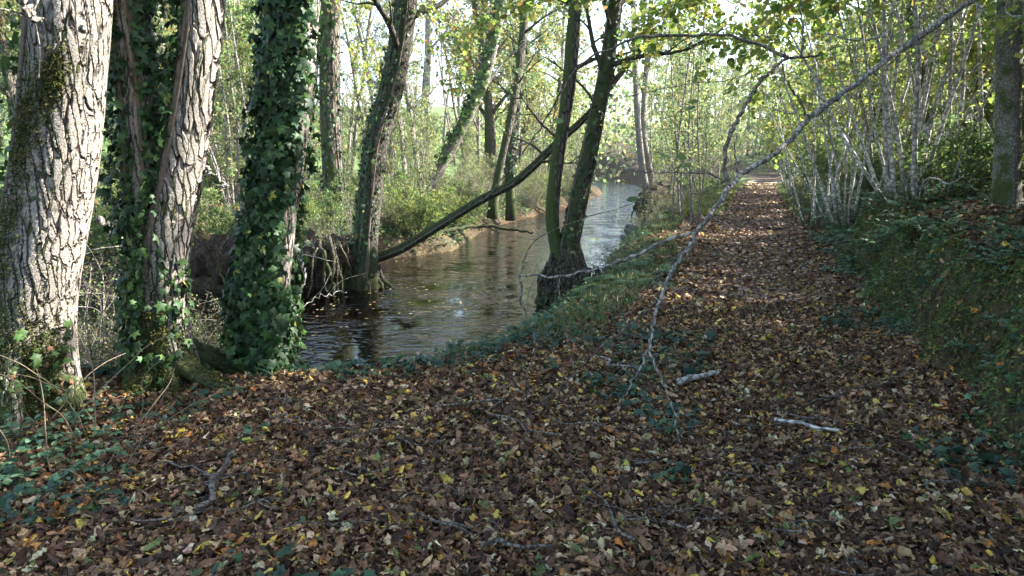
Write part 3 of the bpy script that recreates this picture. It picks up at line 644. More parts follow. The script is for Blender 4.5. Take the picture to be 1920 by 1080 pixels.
for i in range(22):
    a = i * 2 * np.pi / 22 + g_.normal(0, .12); o_ = np.array([math.cos(a), math.sin(a), 0]); q_ = np.array([math.cos(a + g_.normal(0, .25)), math.sin(a + g_.normal(0, .25)), 0]); c_ = np.array([.13, .02, 0])
    P_ = spline([c_ + o_ * .09 + [0, 0, g_.uniform(.7, 1.0)], c_ + o_ * g_.uniform(.24, .3) + [0, 0, .5], c_ + q_ * g_.uniform(.36, .5) + [0, 0, .15], c_ + q_ * g_.uniform(.3, .56) + [0, 0, -.15], c_ + q_ * g_.uniform(.25, .62) + [0, 0, -.5]], 18)
    m = MB(); r_ = g_.uniform(.028, .07); tube(m, P_, np.linspace(r_, r_ * .35, 18), 9, rfun=lambda q, an, PP: 1 + .15 * np.cos(2 * an + q * 13) + .1 * np.cos(q * 31)); m.build('root', M['root'], t)
roots_on(t, (.1, 0, .62), 30, .36, 1.05, 8, (.015, .05), spread=1.1); em = MB(); P_ = spline(np.array([(.25, .1, -.05), (.55, .1, .0), (.95, .12, -.1)]), 40); tube(em, P_, np.interp(np.linspace(0, 1, 40), [0, .5, 1], [.38, .36, .2]), 36, rfun=lambda q, a, PP: 1 + .16 * np.cos(q * 23 + 3 * a) + .12 * np.cos(q * 41 - 4 * a) + .09 * np.cos(7 * a + q * 60), c=(.04, .03, .021)); em.build('earth', M['ground'], t)
roots_on(t, (.5, .05, .42), 34, .42, .8, 9, (.01, .035), spread=1); roots_on(t, (.15, -.1, .35), 12, .5, .6, 10, (.006, .014), spread=1.2)
t, P, rr = make_tree('tree', 'sharply leaning ivy clad trunk beyond the far bank, bare at its foot', 'tree', px_path([(790, 385), (808, 345), (850, 270), (902, 165), (930, 60), (945, -30)], 20), .16, .12, M['grey'], cr(n_limb=8, pal=P_GREEN), TG, height=9, seed=25, flare=.1)
ivy_on(t, P, rr, 260, (120, 300), .16, .11, 47, (1.2, 8), stems=3, pal=[((.07, .14, .03), .5), ((.04, .09, .025), .4), ((.14, .2, .05), .3)])
make_tree('tree', 'slim pale birch trunk standing alone in front of the bright field', 'tree', px_path([(794, 310), (797, 240), (800, 150), (806, 0)], 30), .18, .12, M['pale'], cr(n_limb=10, pal=P_GOLD, nleaf=7), TG, height=14, seed=26, flare=.2)
t, P, rr = make_tree('tree', 'dark ivy wrapped trunk at the far water edge where the bank turns', 'tree', px_path([(958, 400), (956, 320), (964, 220), (978, 100), (985, 0)], 24.5), .16, .1, M['alder'], cr(pal=P_GREEN), TG, height=12, seed=27)
ivy_on(t, P, rr, 130, (120, 400), .12, .11, 48, (1, 9), stems=2)
t, P, rr = make_tree('tree', 'dark trunk leaning slightly right just left of the far water edge', 'tree', px_path([(922, 395), (936, 320), (960, 210), (975, 120), (984, 20)], 22.5), .14, .1, M['alder'], cr(pal=P_GREEN), TG, height=10, seed=28)
t, P, rr = make_tree('tree', 'left one of two slim grey alders on the dark bank at the stream bend', 'tree', px_path([(1216, 375), (1204, 310), (1196, 230), (1190, 100), (1188, 0)], 31), .15, .1, M['grey'], cr(n_limb=10), TG, height=13, seed=29)
t, P, rr = make_tree('tree', 'right one of two slim grey alders on the dark bank at the stream bend', 'tree', px_path([(1226, 375), (1218, 320), (1206, 240), (1214, 110), (1222, 0)], 31.5), .15, .1, M['grey'], cr(n_limb=10), TG, height=13, seed=30)
# --- right bank trunks
def foot(u, v, Y):
    p = at(u, v, Y); p[2] = hz(p[0], p[1]); return p
t, P, rr = make_tree('tree', 'straight mossy grey trunk on the bank top at the right edge', 'tree', [foot(1884, 485, 7.9)] + px_path([(1888, 380), (1890, 200), (1893, 0)], 7.9), .125, .105, M['edge'], cr(cf=.6), 'trees on the right bank', height=12, seed=51, sides=24, nring=80, flare=.3)
vm = MB(); v_ = spline(np.array([(.1, -.17, 0), (.09, -.17, .6), (.07, -.16, 1.2), (.12, -.13, 2.0), (.16, -.05, 3)]), 24); tube(vm, v_, .014, 6, c=(.2, .17, .13)); vm.build('vine', M['dry'], t)
for i, (u, v, Y, top, hw, lab) in enumerate([(1742, 380, 15, (1716, 0), 15, 'dark trunk behind the hazel stems, left of the trunk pair'), (1836, 330, 14, (1836, 0), 17, 'dark upright trunk with a bend behind the straight mossy trunk'), (1912, 400, 12, (1905, 0), 16, 'dark trunk half cut off by the right edge of the wood'), (1655, 330, 22, (1640, 0), 12, 'thin dark trunk rising from the leafy slope behind the mossy stump')]):
    make_tree('tree', lab, 'tree', [foot(u, v, Y), at((u + top[0]) / 2 + (12 if i == 1 else 0), v * .5, Y), at(top[0], 0, Y)], px(hw, Y), px(hw * .85, Y), M['alder'], cr(cf=.55), 'trees on the right bank', height=12, seed=60 + i)

# ------------------------------------------------------------------ hazel coppice
def make_hazel(seed, nst, hgt, spread, nleaf, lsize, pal, label, lmin=.35, bark='pale', r=.03, twg=3, sub=4, limbs=7):
    g = np.random.default_rng(seed); th = thing('hazel_coppice', label, 'coppice', (0, 0, 0)); cm = MB()
    for i in range(nst):
        a = g.uniform(0, 6.3); tilt = R(g.uniform(2, spread)); o = np.array([math.cos(a), math.sin(a), 0])
        d = o * math.sin(tilt) + np.array([0, 0, math.cos(tilt)]); Ls = hgt * g.uniform(.65, 1.1)
        p = grow(o * g.uniform(.03, .3) - np.array([0, 0, .1]), d, Ls, 8, .045, .006, g); P = spline(p, 16); r0 = r * g.uniform(.5, 1.3); rr = np.linspace(r0, r0 * .25, 16)
        tm = MB(); tube(tm, P, rr, 7)
        crown_on(tm, cm, P, rr, lmin, limbs, hgt * .22, pal, nleaf, lsize, seed * 17 + i, sub=sub, twg=twg, shape=KITE, el=(5, 55))
        tm.build('stem', M[bark], th)
    cm.build('foliage', [M['leaf'], M['twig']], th)
    return th
def put(o, first, x, y, rz, sc, label, group):
    z = hz(x, y) - .02
    if first: o.location = (x, y, z); o.rotation_euler = (0, 0, rz); o.scale = (sc,) * 3; tag(o, label, None, group); return o
    return copy_tree(o, (x, y, z), rz, sc, label, group)
P_HAZ = [((.27, .36, .07), .4), ((.19, .28, .06), .35), ((.40, .40, .09), .25), ((.4, .28, .07), .08)]
HG = 'hazel coppices on the right bank'
hz1 = make_hazel(3, 9, 5.6, 30, 8, .09, P_HAZ, 'x'); hz2 = make_hazel(4, 8, 5.2, 34, 8, .09, P_HAZ, 'x'); hz3 = make_hazel(5, 11, 5.4, 24, 8, .09, P_HAZ, 'x')
hz4 = make_hazel(8, 9, 6.2, 33, 3, .085, P_HAZ, 'x', lmin=.45, r=.036, limbs=6); hz5 = make_hazel(9, 8, 6.0, 30, 3, .085, P_HAZ, 'x', lmin=.42, r=.034, limbs=6)
HZ = [hz1, hz2, hz3, hz4, hz5]; used = set()
def hazel(i, x, y, rz, sc, label):
    put(HZ[i], i not in used, x, y, rz, sc, label, HG); used.add(i)
def gp(u, v, Y): p = at(u, v, Y); return p[0], p[1]
hazel(3, *gp(1712, 430, 10.2), .3, 1.0, 'fan of bright pale hazel stems on the bank, left of the right edge trunk')
hazel(4, *gp(1795, 430, 10.8), 2.0, 1.0, 'spreading pale hazel stems just left of the mossy trunk at the edge')
hazel(4, *gp(1532, 372, 16.5), 1.0, .95, 'tight clump of pale upright stems at the path side before the bend')
hazel(4, *gp(1680, 420, 11.5), 4.4, .95, 'slender pale hazel rods fanning left behind the nearest bright clump')
hazel(3, *gp(1590, 380, 13.0), 5.2, .85, 'pale hazel rods leaning over the path edge left of the small stump')
hazel(3, *gp(1640, 390, 14.5), 3.3, 1.0, 'pale hazel clump beside the small mossy stump')
OTHER = 'leafy hazel clump in the thicket on the right bank'
for (x, y, i, s) in [(5.3, 4.2, 1, .9), (5.7, 5.2, 2, .84), (4.9, 3.2, 2, .95), (6.3, 7.4, 1, .85), (5.0, 2.2, 2, .95), (4.8, 5.8, 0, .86), (6.6, 3.2, 0, .95), (4.4, .2, 1, 1), (6.6, 6.6, 2, .85), (7.4, 8.8, 0, .9), (10.5, 18.5, 0, 1), (9.6, 22, 1, 1.0), (12.5, 25, 2, 1), (11.8, 29, 0, 1.1), (14.5, 33, 1, 1.1), (15, 38, 2, 1.1), (13.5, 20, 2, 1.1), (16, 27, 0, 1.1), (5.9, .6, 2, 1.1), (4.3, -2, 0, 1), (18, 34, 1, 1.2), (19, 41, 0, 1.2)]:
    hazel(i, x, y, rng.uniform(0, 6.3), s, OTHER)

# ------------------------------------------------------------------ background wood: prototypes and copies
def proto_tree(seed, h, r, pal, cf, nl, ll, nleaf, ls, bark, lean=.06, name='tree'):
    g = np.random.default_rng(seed); p = grow((0, 0, 0), (g.normal(0, lean), g.normal(0, lean), 1), h, 7, .04, .02, g)
    return make_tree(name, 'x', 'tree', p, r, r * .35, bark, dict(cf=cf, n_limb=nl, limb_len=ll, pal=pal, nleaf=nleaf, lsize=ls, sub=6, twg=4), 'x', seed=seed, sides=9, nring=24)[0]
PT_ = [proto_tree(201, 12, .16, P_AUT, .18, 18, 2.6, 17, .125, M['grey']), proto_tree(202, 14, .2, P_AUT + P_GOLD[:1], .2, 18, 3.0, 17, .125, M['alder']), proto_tree(203, 11, .12, P_GREEN, .2, 18, 2.3, 17, .125, M['grey']), proto_tree(204, 13, .15, P_AUT, .35, 12, 2.4, 15, .125, M['pale'])]
PT_.append(proto_tree(205, 12, .13, P_AUT + P_GOLD[:1], .15, 16, 2.6, 3, .10, M['grey']))
def proto_shrub(seed, pal, h=1.8, nst=12, nleaf=9, ls=.05):
    g = np.random.default_rng(seed); th = thing('shrub', 'x', 'shrub'); tm, cm = MB(), MB()
    for i in range(nst):
        a = g.uniform(0, 6.3); P = spline(grow((.25 * math.cos(a), .25 * math.sin(a), -.05), (math.cos(a) * .5, math.sin(a) * .5, 1), h * g.uniform(.6, 1.1), 6, .12, -.02, g), 10); rr = np.linspace(.014, .004, 10)
        tube(tm, P, rr, 5); crown_on(tm, cm, P, rr, .12, 7, h * .38, pal, nleaf, ls, seed * 31 + i, sub=3, twg=3, el=(-10, 50))
    tm.build('stems', M['twig'], th); cm.build('foliage', [M['leaf'], M['twig']], th)
    return th
P_SH = [((.16, .24, .06), .4), ((.22, .28, .07), .3), ((.09, .16, .04), .3), ((.36, .32, .07), .12)]
SH_ = [proto_shrub(301, P_SH), proto_shrub(302, [((.1, .17, .05), .5), ((.07, .12, .04), .3), ((.2, .24, .06), .2)]), proto_shrub(303, P_AUT)]
usedp = set()
def place(protos, i, x, y, rz, sc, label, group, z=None):
    o = protos[i]; key = o.name; zz = hz(x, y) - .05 if z is None else z
    if key not in usedp:
        usedp.add(key); o.location = (x, y, zz); o.rotation_euler = (0, 0, rz); o.scale = (sc,) * 3; return tag(o, label, None, group)
    return copy_tree(o, (x, y, zz), rz, sc, label, group)
BG = 'trees of the wood beyond the stream'; BL = 'slim autumn tree among many in the wood beyond the stream'
g = np.random.default_rng(77)
pts = []
def spaced(x, y, d): 
    a_ = math.degrees(math.atan2(x, y))
    if y > 17 and (-6.5 < a_ < -4.0 or -16 < a_ < -13.5): return False
    for a, b in pts:
        if (a - x) ** 2 + (b - y) ** 2 < d * d: return False
    pts.append((x, y)); return True
tries = 0; cnt = 0
while cnt < 54 and tries < 4000:
    tries += 1; y = g.uniform(19, 62); x = y * g.uniform(-.75, .16) ; _, df_, _, fr_ = regions(np.array([x]), np.array([y]))
    if 5 < math.degrees(math.atan2(x, y)) < 15 and y > 38: continue
    if not fr_[0] or df_[0] < 1.0 or (6 < df_[0] < 16 and g.random() < .5): continue
    if -17 < math.degrees(math.atan2(x, y)) < -3 and g.random() < .88: continue
    if spaced(x, y, 2.2): place(PT_, int(g.integers(0, 4)), x, y, g.uniform(0, 6.3), g.uniform(.75, 1.15), BL, BG); cnt += 1
cnt = 0; tries = 0
for k in range(200):
    y = g.uniform(24, 50); x = y * math.tan(R(g.uniform(-20, -2))); _, df_, _, fr_ = regions(np.array([x]), np.array([y]))
    if fr_[0] and df_[0] > 1 and spaced(x, y, 2.5): place(PT_, 4, x, y, g.uniform(0, 6.3), g.uniform(.7, 1.1), 'thin nearly bare tree in front of the bright field', 'nearly bare trees by the field'); cnt += 1
    if cnt > 13: break
cnt = 0
BG2 = 'trees of the wood along the path'; BL2 = 'slim tree among many in the wood lining the path'
while cnt < 46 and tries < 4000:
    tries += 1; y = g.uniform(24, 80); s_ = g.choice([-1, 1], p=[.35, .65]); x = float(path_x(np.array(y))) + s_ * g.uniform(2.2, 18)
    _, _, nr_, _ = regions(np.array([x]), np.array([y]))
    if not nr_[0] or (4 < math.degrees(math.atan2(x, y)) < 12): continue
    if spaced(x, y, 1.6): place(PT_, int(g.integers(0, 4)), x, y, g.uniform(0, 6.3), g.uniform(.5, .75) if s_ > 0 and y < 50 else g.uniform(.7, 1.1), BL2, BG2); cnt += 1
for k in range(16):   # behind the bend
    y = g.uniform(62, 85); x = g.uniform(14, 45)
    if spaced(x, y, 2): place(PT_, int(g.integers(0, 4)), x, y, g.uniform(0, 6.3), g.uniform(.9, 1.3), BL2, BG2)
for k in range(20):   # slope to the right, up the hill
    y = g.uniform(9, 40); x = float(path_x(np.array(y))) + g.uniform(6, 22)
    if 3.2 < -x * .174 + y * .985 < 15: continue
    if spaced(x, y, 2): place(PT_, int(g.integers(0, 4)), x, y, g.uniform(0, 6.3), g.uniform(.5, .75), 'slim tree on the wooded slope above the right bank', 'trees on the wooded slope')
# the far wood closing the view: one mass of leaf clumps and stems
mb = MB(); n_ = 110000; x = rng.uniform(-120, 130, n_); y = rng.uniform(66, 140, n_); z = rng.uniform(0, 1, n_) ** 1.25 * np.where(np.abs(np.degrees(np.arctan2(x, y)) + 9) < 8.5, 2.2, 11)
q = (vnoise(x * .16, z * .22 + y * .13, 5) * .65 + vnoise(x * .5, z * .5 + y, 6) * .35 + .03 * np.clip(7 - z, -4, 9)) > .46; x, y, z = x[q], y[q], z[q]; n_ = len(x)
leaves(mb, np.stack([x, y, H(x, y) + z], 1), rng.normal(0, 1, (n_, 3)), rng.normal(0, 1, (n_, 3)), rng.uniform(.3, .75, n_), KITE, pick(P_AUT + P_GREEN, n_), 0)
for k in range(170):
    xx, yy = rng.uniform(-110, 120), rng.uniform(64, 110); tube(mb, grow((xx, yy, hz(xx, yy) - .2), (rng.normal(0, .08), rng.normal(0, .08), 1), rng.uniform(8, 13), 5, .04), np.linspace(rng.uniform(.1, .22), .06, 6), 6, c=(.16, .14, .12), m=1)
tag(mb.build('distant_wood', [M['leaf'], M['dry']]), 'far autumn wood closing the view behind stream and path', 'wood', kind='stuff')
SA = []
for sd, pal_ in ((501, P_AUT), (502, P_GREEN), (503, P_AUT)):
    g_ = np.random.default_rng(sd); th = thing('sapling', 'x', 'sapling'); tm, cm = MB(), MB()
    for i in range(3):
        P = spline(grow((g_.normal(0, .25), g_.normal(0, .25), -.1), (g_.normal(0, .13), g_.normal(0, .13), 1), g_.uniform(5, 8), 7, .05, .01, g_), 16); rr = np.linspace(g_.uniform(.025, .045), .008, 16)
        tube(tm, P, rr, 6); crown_on(tm, cm, P, rr, .15, 12, 1.0, pal_, 7, .075, sd + i * 7, sub=3, twg=3)
    tm.build('trunk', M['grey'], th); cm.build('crown', [M['leaf'], M['twig']], th); SA.append(th)
cnt = 0
for k in range(600):
    y = g.uniform(17, 48); x = y * g.uniform(-.55, .42); dn_, df_, nr_, fr_ = regions(np.array([x]), np.array([y])); d_ = min(dn_[0], df_[0])
    if not (nr_[0] or fr_[0]) or d_ < .5 or abs(x - float(path_x(np.array(y)))) < 1.9: continue
    if nr_[0] and x > path_x(np.array(y)) and g.random() < .5: continue
    if spaced(x, y, .9):
        place(SA, k % 3, x, y, g.uniform(0, 6.3), g.uniform(.7, 1.1) * (.6 if -16 < math.degrees(math.atan2(x, y)) < -3 else 1), 'thin grey sapling poles among the thicket by the stream', 'saplings by the stream'); cnt += 1
    if cnt > 95: break
# shrubs along the far bank
SG = 'shrubs along the far bank'
for (u, v, Y, i, s, lab) in [(770, 400, 17.6, 0, 1.0, 'bright sunlit shrub at the far water edge right of the leaning mossy trunk'), (850, 395, 19.2, 0, .95, 'bright green shrub overhanging the pool behind the fallen stem'), (730, 380, 18.5, 2, .9, 'yellow leaved shrub behind the leaning mossy trunk'), (590, 420, 15, 1, .8, 'dark green shrub on the root bank beside the ivy clad tree')]:
    x, y = gp(u, v, Y); place(SH_, i, x, y, g.uniform(0, 6), s, lab, SG)
for k in range(46):
    y = g.uniform(14, 40); t_ = g.uniform(.4, 5); 
    i_ = np.interp(y, FAR[5:, 1], FAR[5:, 0]); x = i_ - t_ if g.random() < .65 else g.uniform(-14, -4)
    if y < 16 and x > -3: continue
    _, df_, _, fr_ = regions(np.array([x]), np.array([y]))
    if fr_[0] and df_[0] > .4: place(SH_, int(g.integers(0, 3)), x, y, g.uniform(0, 6), g.uniform(.6, 1.15) * (.6 if -17 < math.degrees(math.atan2(x, y)) < -3 else 1), 'leafy shrub in the thicket on the far bank', SG)
for k in range(30):
    y = g.uniform(8, 34); x = float(path_x(np.array(y))) + g.uniform(2.6, 9)
    place(SH_, int(g.integers(0, 3)), x, y, g.uniform(0, 6), g.uniform(.45, .95), 'leafy shrub between the hazels on the right bank', 'shrubs on the right bank')
for (x, y, s_) in [(6.9, 3.4, 1.3), (6.4, 2.2, 1.2), (7.2, 5.0, 1.2), (7.6, 6.3, 1.3), (5.0, 1.0, 1.2), (8.5, 4.4, 1.6), (7.6, 2.8, 1.6), (9.2, 7.2, 1.5), (6.3, 1.2, 1.5), (10.2, 5.6, 1.7), (9.6, 9.4, 1.4), (5.2, -.4, 1.3), (7.4, 13.2, .7), (7.9, 15, .8), (8.6, 17, .8), (9.4, 20, 1.2), (10.2, 22.5, 1.2)]:
    place(SH_, 1, x, y, g.uniform(0, 6), s_, 'leafy shrub between the hazels on the right bank', 'shrubs on the right bank')
for (x, y, i, s_) in [(7.6, 4.6, 1, 1.1), (8.4, 5.5, 0, 1.2), (8.6, 3.8, 2, 1.25), (10.5, 14, 2, 1.15), (9.2, 12.6, 0, 1.0), (8.2, 3.0, 1, 1.1), (7.0, 1.6, 2, 1.05), (9.4, 7.0, 2, .9), (10.6, 9.0, 1, .95), (11, 6.6, 0, 1), (6.0, -1.2, 1, 1)]:
    hazel(i, x, y, g.uniform(0, 6), s_, OTHER)
for k in range(10):
    y = g.uniform(24, 50); x = float(path_x(np.array(y))) - g.uniform(1.8, 3.5)
    place(SH_, int(g.integers(0, 3)), x, y, g.uniform(0, 6), g.uniform(.3, .6), 'low shrub on the grassy verge between path and stream', 'shrubs on the verge')

TW = thing('twiggy_shrub', 'x', 'shrub'); tm, cm = MB(), MB(); g_ = np.random.default_rng(640)
for i in range(15):
    a = g_.uniform(0, 6.3); P = spline(grow((.2 * math.cos(a), .2 * math.sin(a), -.05), (math.cos(a) * .6, math.sin(a) * .6, 1), 2.2 * g_.uniform(.5, 1.1), 7, .13, -.02, g_), 12); rr = np.linspace(.012, .003, 12)
    tube(tm, P, rr, 5); crown_on(tm, cm, P, rr, .15, 7, .8, P_AUT, 1, .045, 700 + i, sub=4, twg=3, el=(-10, 60))
tm.build('stems', M['grey'], TW); cm.build('foliage', [M['leaf'], M['twig']], TW); TWL = [TW]; TG_ = 'bare twiggy shrubs by the water'
for k in range(52):
    y = g.uniform(13.5, 40)
    if k % 2: x = float(np.interp(y, FAR[5:, 1], FAR[5:, 0])) - g.uniform(.2, 3)
    else: x = float(np.interp(y, NEAR[6:, 1], NEAR[6:, 0])) + g.uniform(.1, .9)
    if k % 2 == 0 and (y < 17 or x > path_x(np.array(y)) - 1.5): continue
    place(TWL, 0, x, y, g.uniform(0, 6.3), g.uniform(.35, .6) if k % 2 == 0 else g.uniform(.5, 1.0), 'nearly bare twiggy shrub with thin grey stems by the water', TG_)
for (x, y, s_) in [(-3.25, 5.3, .42), (-3.55, 5.5, .5), (-3.0, 5.55, .4), (-4.6, 5.2, .55), (-2.75, 5.6, .35)]:
    place(TWL, 0, x, y, g.uniform(0, 6.3), s_, 'nearly bare twiggy shrub with thin grey stems by the water', TG_)
for (x, y, i_, s_) in [(-5.2, 12.9, 1, .8), (-6.4, 13.4, 2, .9), (-7.6, 13.2, 1, .8), (-4.4, 14, 0, .8), (-8.6, 13.8, 2, 1)]:
    place(SH_, i_, x, y, g.uniform(0, 6), s_, 'leafy shrub in the thicket on the far bank', SG)
for (u, v, Y, s_) in [(1090, 520, 11.2, .5), (1060, 500, 10.9, .42), (1150, 480, 12.5, .4), (590, 480, 12.6, .6), (640, 480, 13, .6)]:
    x, y = gp(u, v, Y); place(TWL, 0, x, y, g.uniform(0, 6.3), s_, 'nearly bare twiggy shrub with thin grey stems by the water', TG_)
# ------------------------------------------------------------------ ferns, brambles, ground cover
def proto_fern(seed, nf=9, L=.55):
    g_ = np.random.default_rng(seed); th = thing('fern', 'x', 'fern'); mb = MB()
    for i in range(nf):
        a = g_.uniform(0, 6.3); p = grow((0, 0, 0), (math.cos(a) * .8, math.sin(a) * .8, .8), L * g_.uniform(.7, 1.1), 10, .03, -.14, g_)
        tube(mb, p, np.linspace(.004, .0012, 11), 4, c=(.06, .1, .03)); P = spline(p, 26)[4:]
        T = np.gradient(P, axis=0); T /= np.linalg.norm(T, axis=1)[:, None]; up = np.array([0, 0, 1.]); S = np.cross(T, up); S /= np.linalg.norm(S, axis=1)[:, None]
        ln = L * .26 * np.sin(np.linspace(.9, 3.0, len(P))) ** .8
        for sg in (-1, 1):
            d = S * sg + T * .35 - np.array([0, 0, .15]); leaves(mb, P + d * (ln / 2)[:, None], d, np.tile(up, (len(P), 1)) + g_.normal(0, .15, P.shape), ln, leaf_shape(NARROW, .1, -.4), pick([((.06, .12, .045), 1), ((.10, .155, .06), .6), ((.2, .18, .06), .15)], len(P), g_), 0, .5)
    mb.build('fronds', M['herb'], th); return th
def proto_bramble(seed, nst=7, L=.6, ls=.055, pal=P_BLUE, n=11):
    g_ = np.random.default_rng(seed); th = thing('bramble', 'x', 'bramble'); st, lf = MB(), MB()
    for i in range(nst):
        a = g_.uniform(0, 6.3); p = grow((g_.normal(0, .05), g_.normal(0, .05), -.02), (math.cos(a) * .7, math.sin(a) * .7, 1), L * g_.uniform(.6, 1.2), 8, .12, -.16, g_); P = spline(p, n + 2)
        tube(st, p, np.linspace(.0045, .0018, 9), 5, c=(.09, .055, .04))
        for k in range(1, n + 2):
            b = P[k]; d = g_.normal(0, .6, 3); d[2] = abs(d[2]) * .2
            for q in (-.8, 0, .8):
                dd = np.array([d[0] * math.cos(q) - d[1] * math.sin(q), d[0] * math.sin(q) + d[1] * math.cos(q), d[2]]); dd /= np.linalg.norm(dd) + 1e-6; s_ = ls * g_.uniform(.7, 1.3)
                leaves(lf, [b + dd * s_ * .75], np.array([dd - [0, 0, .15]]), np.array([[g_.normal(0, .25), g_.normal(0, .25), 1]]), s_, leaf_shape(OV, .15, -.5), pick(pal, 1, g_), 0)
    st.build('stems', M['dry'], th); lf.build('leaves', M['herb'], th); return th
FE = [proto_fern(1), proto_fern(2, 7, .65)]; BR = [proto_bramble(5), proto_bramble(6, 9, .8), proto_bramble(7, 6, .5, .05, P_HERB)]
for k, (u, v, Y) in enumerate([(1180, 520, 9.6), (1150, 545, 9.2), (1215, 505, 10.2), (1240, 490, 10.8), (1190, 470, 12.5), (1120, 580, 8.9), (1260, 400, 20), (1235, 420, 17), (1205, 535, 9.3), (1285, 385, 23)]):
    x, y = gp(u, v, Y); place(FE, k % 2, x, y, g.uniform(0, 6), g.uniform(.8, 1.2), 'green fern on the stream bank left of the path', 'ferns on the stream bank')
for k in range(14):
    y = g.uniform(8, 20); x = float(path_x(np.array(y))) + 1.4 + g.uniform(.1, 2.2)
    place(FE, k % 2, x, y, g.uniform(0, 6), g.uniform(.7, 1.2), 'fern among the brambles on the right bank', 'ferns on the right bank')
for k in range(150):
    y = g.uniform(7.2, 30) if k > 40 else g.uniform(8, 16); x = float(path_x(np.array(y))) + 1.4 + g.uniform(-.15, 2.6) * (.5 if g.random() < .5 else 1)
    place(BR, k % 3, x, y, g.uniform(0, 6), g.uniform(.6, 1.15), 'bramble with blue green leaves trailing over the right bank', 'brambles on the right bank')
for k, (u, v, Y) in enumerate([(1850, 610, 4.9), (1895, 560, 5.2), (1800, 560, 6.1), (1905, 700, 4.3), (1900, 480, 6.6), (1835, 540, 5.8), (1880, 640, 4.6), (1740, 545, 7.0)]):
    x, y = gp(u, v, Y); place(BR, k % 3, x, y, g.uniform(0, 6), .6, 'low bramble hanging at the mossy lip of the near right bank', 'brambles on the near bank lip')
for k, (u, v, Y) in enumerate([(60, 1060, 2.55), (140, 1050, 2.6), (520, 1010, 2.75), (590, 960, 2.95), (20, 960, 3.0), (30, 900, 3.3), (640, 990, 2.8)]):
    x, y = gp(u, v, Y); place(BR, 1 if k == 4 else 2 - 2 * (k % 2), x, y, g.uniform(0, 6), .36, 'small bramble shoot among fallen leaves at the bottom left', 'bramble shoots in the leaf litter')
for k, (u, v, Y) in enumerate([(30, 760, 3.9), (110, 790, 3.9), (-30, 800, 3.6), (70, 840, 3.5), (160, 760, 4.3), (210, 770, 4.4), (10, 880, 3.2), (-20, 700, 4.2), (120, 850, 3.6)]):
    x, y = gp(u, v, Y); place(BR, (1, 2)[k % 2], x, y, g.uniform(0, 6), g.uniform(.45, .7), 'dark bramble tangle around the foot of the leftmost trunk', 'brambles at the left trunk')
# low leafy cover on the stream bank and creeping ivy in the litter
def cover(name, x, y, hgt, size, pal, label, shape, cat, thin=None):
    mb = MB(); n_ = len(x); z = H(x, y) + rng.uniform(.01, 1, n_) ** 1.3 * hgt
    nr = rng.normal(0, .45, (n_, 3)); nr[:, 2] += 1; th = rng.uniform(0, 6.3, n_)
    leaves(mb, np.stack([x, y, z], 1), np.stack([np.cos(th), np.sin(th), rng.normal(-.2, .3, n_)], 1), nr, size * rng.lognormal(0, .3, n_), shape, pick(pal, n_), 0)
    return tag(mb.build(name, M['herb']), label, cat, kind='stuff')
x = rng.uniform(-2.5, 6.5, 60000); y = rng.uniform(5.2, 30, 60000); dn, df, near, far = regions(x, y)
q = near & (dn > .05) & (dn < .95 + .5 * fbm(x, y, 2, 8)) & (vnoise(x * 2.2, y * 2.2, 13) > .38) & (x > -2.3)
cover('ground_cover', x[q], y[q], .17, .055, P_HERB, 'low green weeds and creeping plants edging the stream bank', OV2, 'weeds')
x, y = scatter_view(1.6, 7.5, 420, -1, .9); dn, df, near, far = regions(x, y); ptc = vnoise(x * 1.1, y * 1.1, 43) * .6 + vnoise(x * 3.3, y * 3.3, 44) * .4
q = near & (ptc > .575 - .09 * (x < -.1)) & (np.abs(x - path_x(y)) > .5)
cover('creeping_ivy', x[q], y[q], .10, .058, [((.04, .09, .055), .5), ((.05, .10, .06), .3), ((.06, .13, .05), .2)], 'dark creeping ivy leaves poking through the fallen leaves', IVY, 'ground ivy')
x = rng.uniform(2, 8, 42000); y = rng.uniform(1.5, 14, 42000); L_ = bank_L(x, y); q = (L_ > -.1) & (L_ < 1.0) & (vnoise(x * 2, y * 2, 71) > .47)
cover('bank_ivy', x[q], y[q], .10, .055, [((.10, .2, .09), .5), ((.15, .26, .11), .3), ((.07, .14, .07), .3), ((.28, .25, .09), .06)], 'small ivy and herb leaves growing over the mossy right bank', IVY, 'bank plants')
x = rng.uniform(-9, 8, 110000); y = rng.uniform(11, 44, 110000); dn, df, near, far = regions(x, y); q = far & (df < 1.6) & (vnoise(x * 1.5, y * 1.5, 19) > .22)
cover('far_bank_weeds', x[q], y[q], .4, .085, P_HERB + P_SH[:2], 'green and yellow weeds spilling over the far water edge', OV2, 'weeds')
# moss hanging on the bank face
y = rng.uniform(1.2, 11, 150000); x = path_x(y) + 1.4 + rng.uniform(-.4, 1.0, len(y)); L_ = bank_L(x, y); q = (L_ > -.03) & (L_ < .45) & (vnoise(x * 1.6, y * 1.6, 81) > .16)
x, y = x[q], y[q]; n_ = len(x); nr = nrm_at(x, y); mb = MB(); xd = np.array([0, 0, -.6]) + nr * .5 + rng.normal(0, .5, (n_, 3))
leaves(mb, np.stack([x, y, H(x, y) + .004], 1) + nr * rng.uniform(0, .03, (n_, 1)) * (.4 + 1.6 * vnoise(x * 9, y * 9, 4))[:, None], xd, nr + rng.normal(0, .4, (n_, 3)), rng.uniform(.016, .042, n_), KITE, pick([((.10, .14, .035), .5), ((.15, .18, .05), .3), ((.05, .075, .02), .4)], n_), 0, .45)
tag(mb.build('bank_moss', M['moss']), 'dark green moss hanging on the face of the right bank', 'moss', kind='stuff')
x = rng.uniform(-2.4, 6, 60000); y = rng.uniform(5.5, 24, 60000); dn, df, near, far = regions(x, y); q = near & (dn > .1) & (dn < 1.5) & (vnoise(x * 1.7, y * 1.7, 29) > .42)
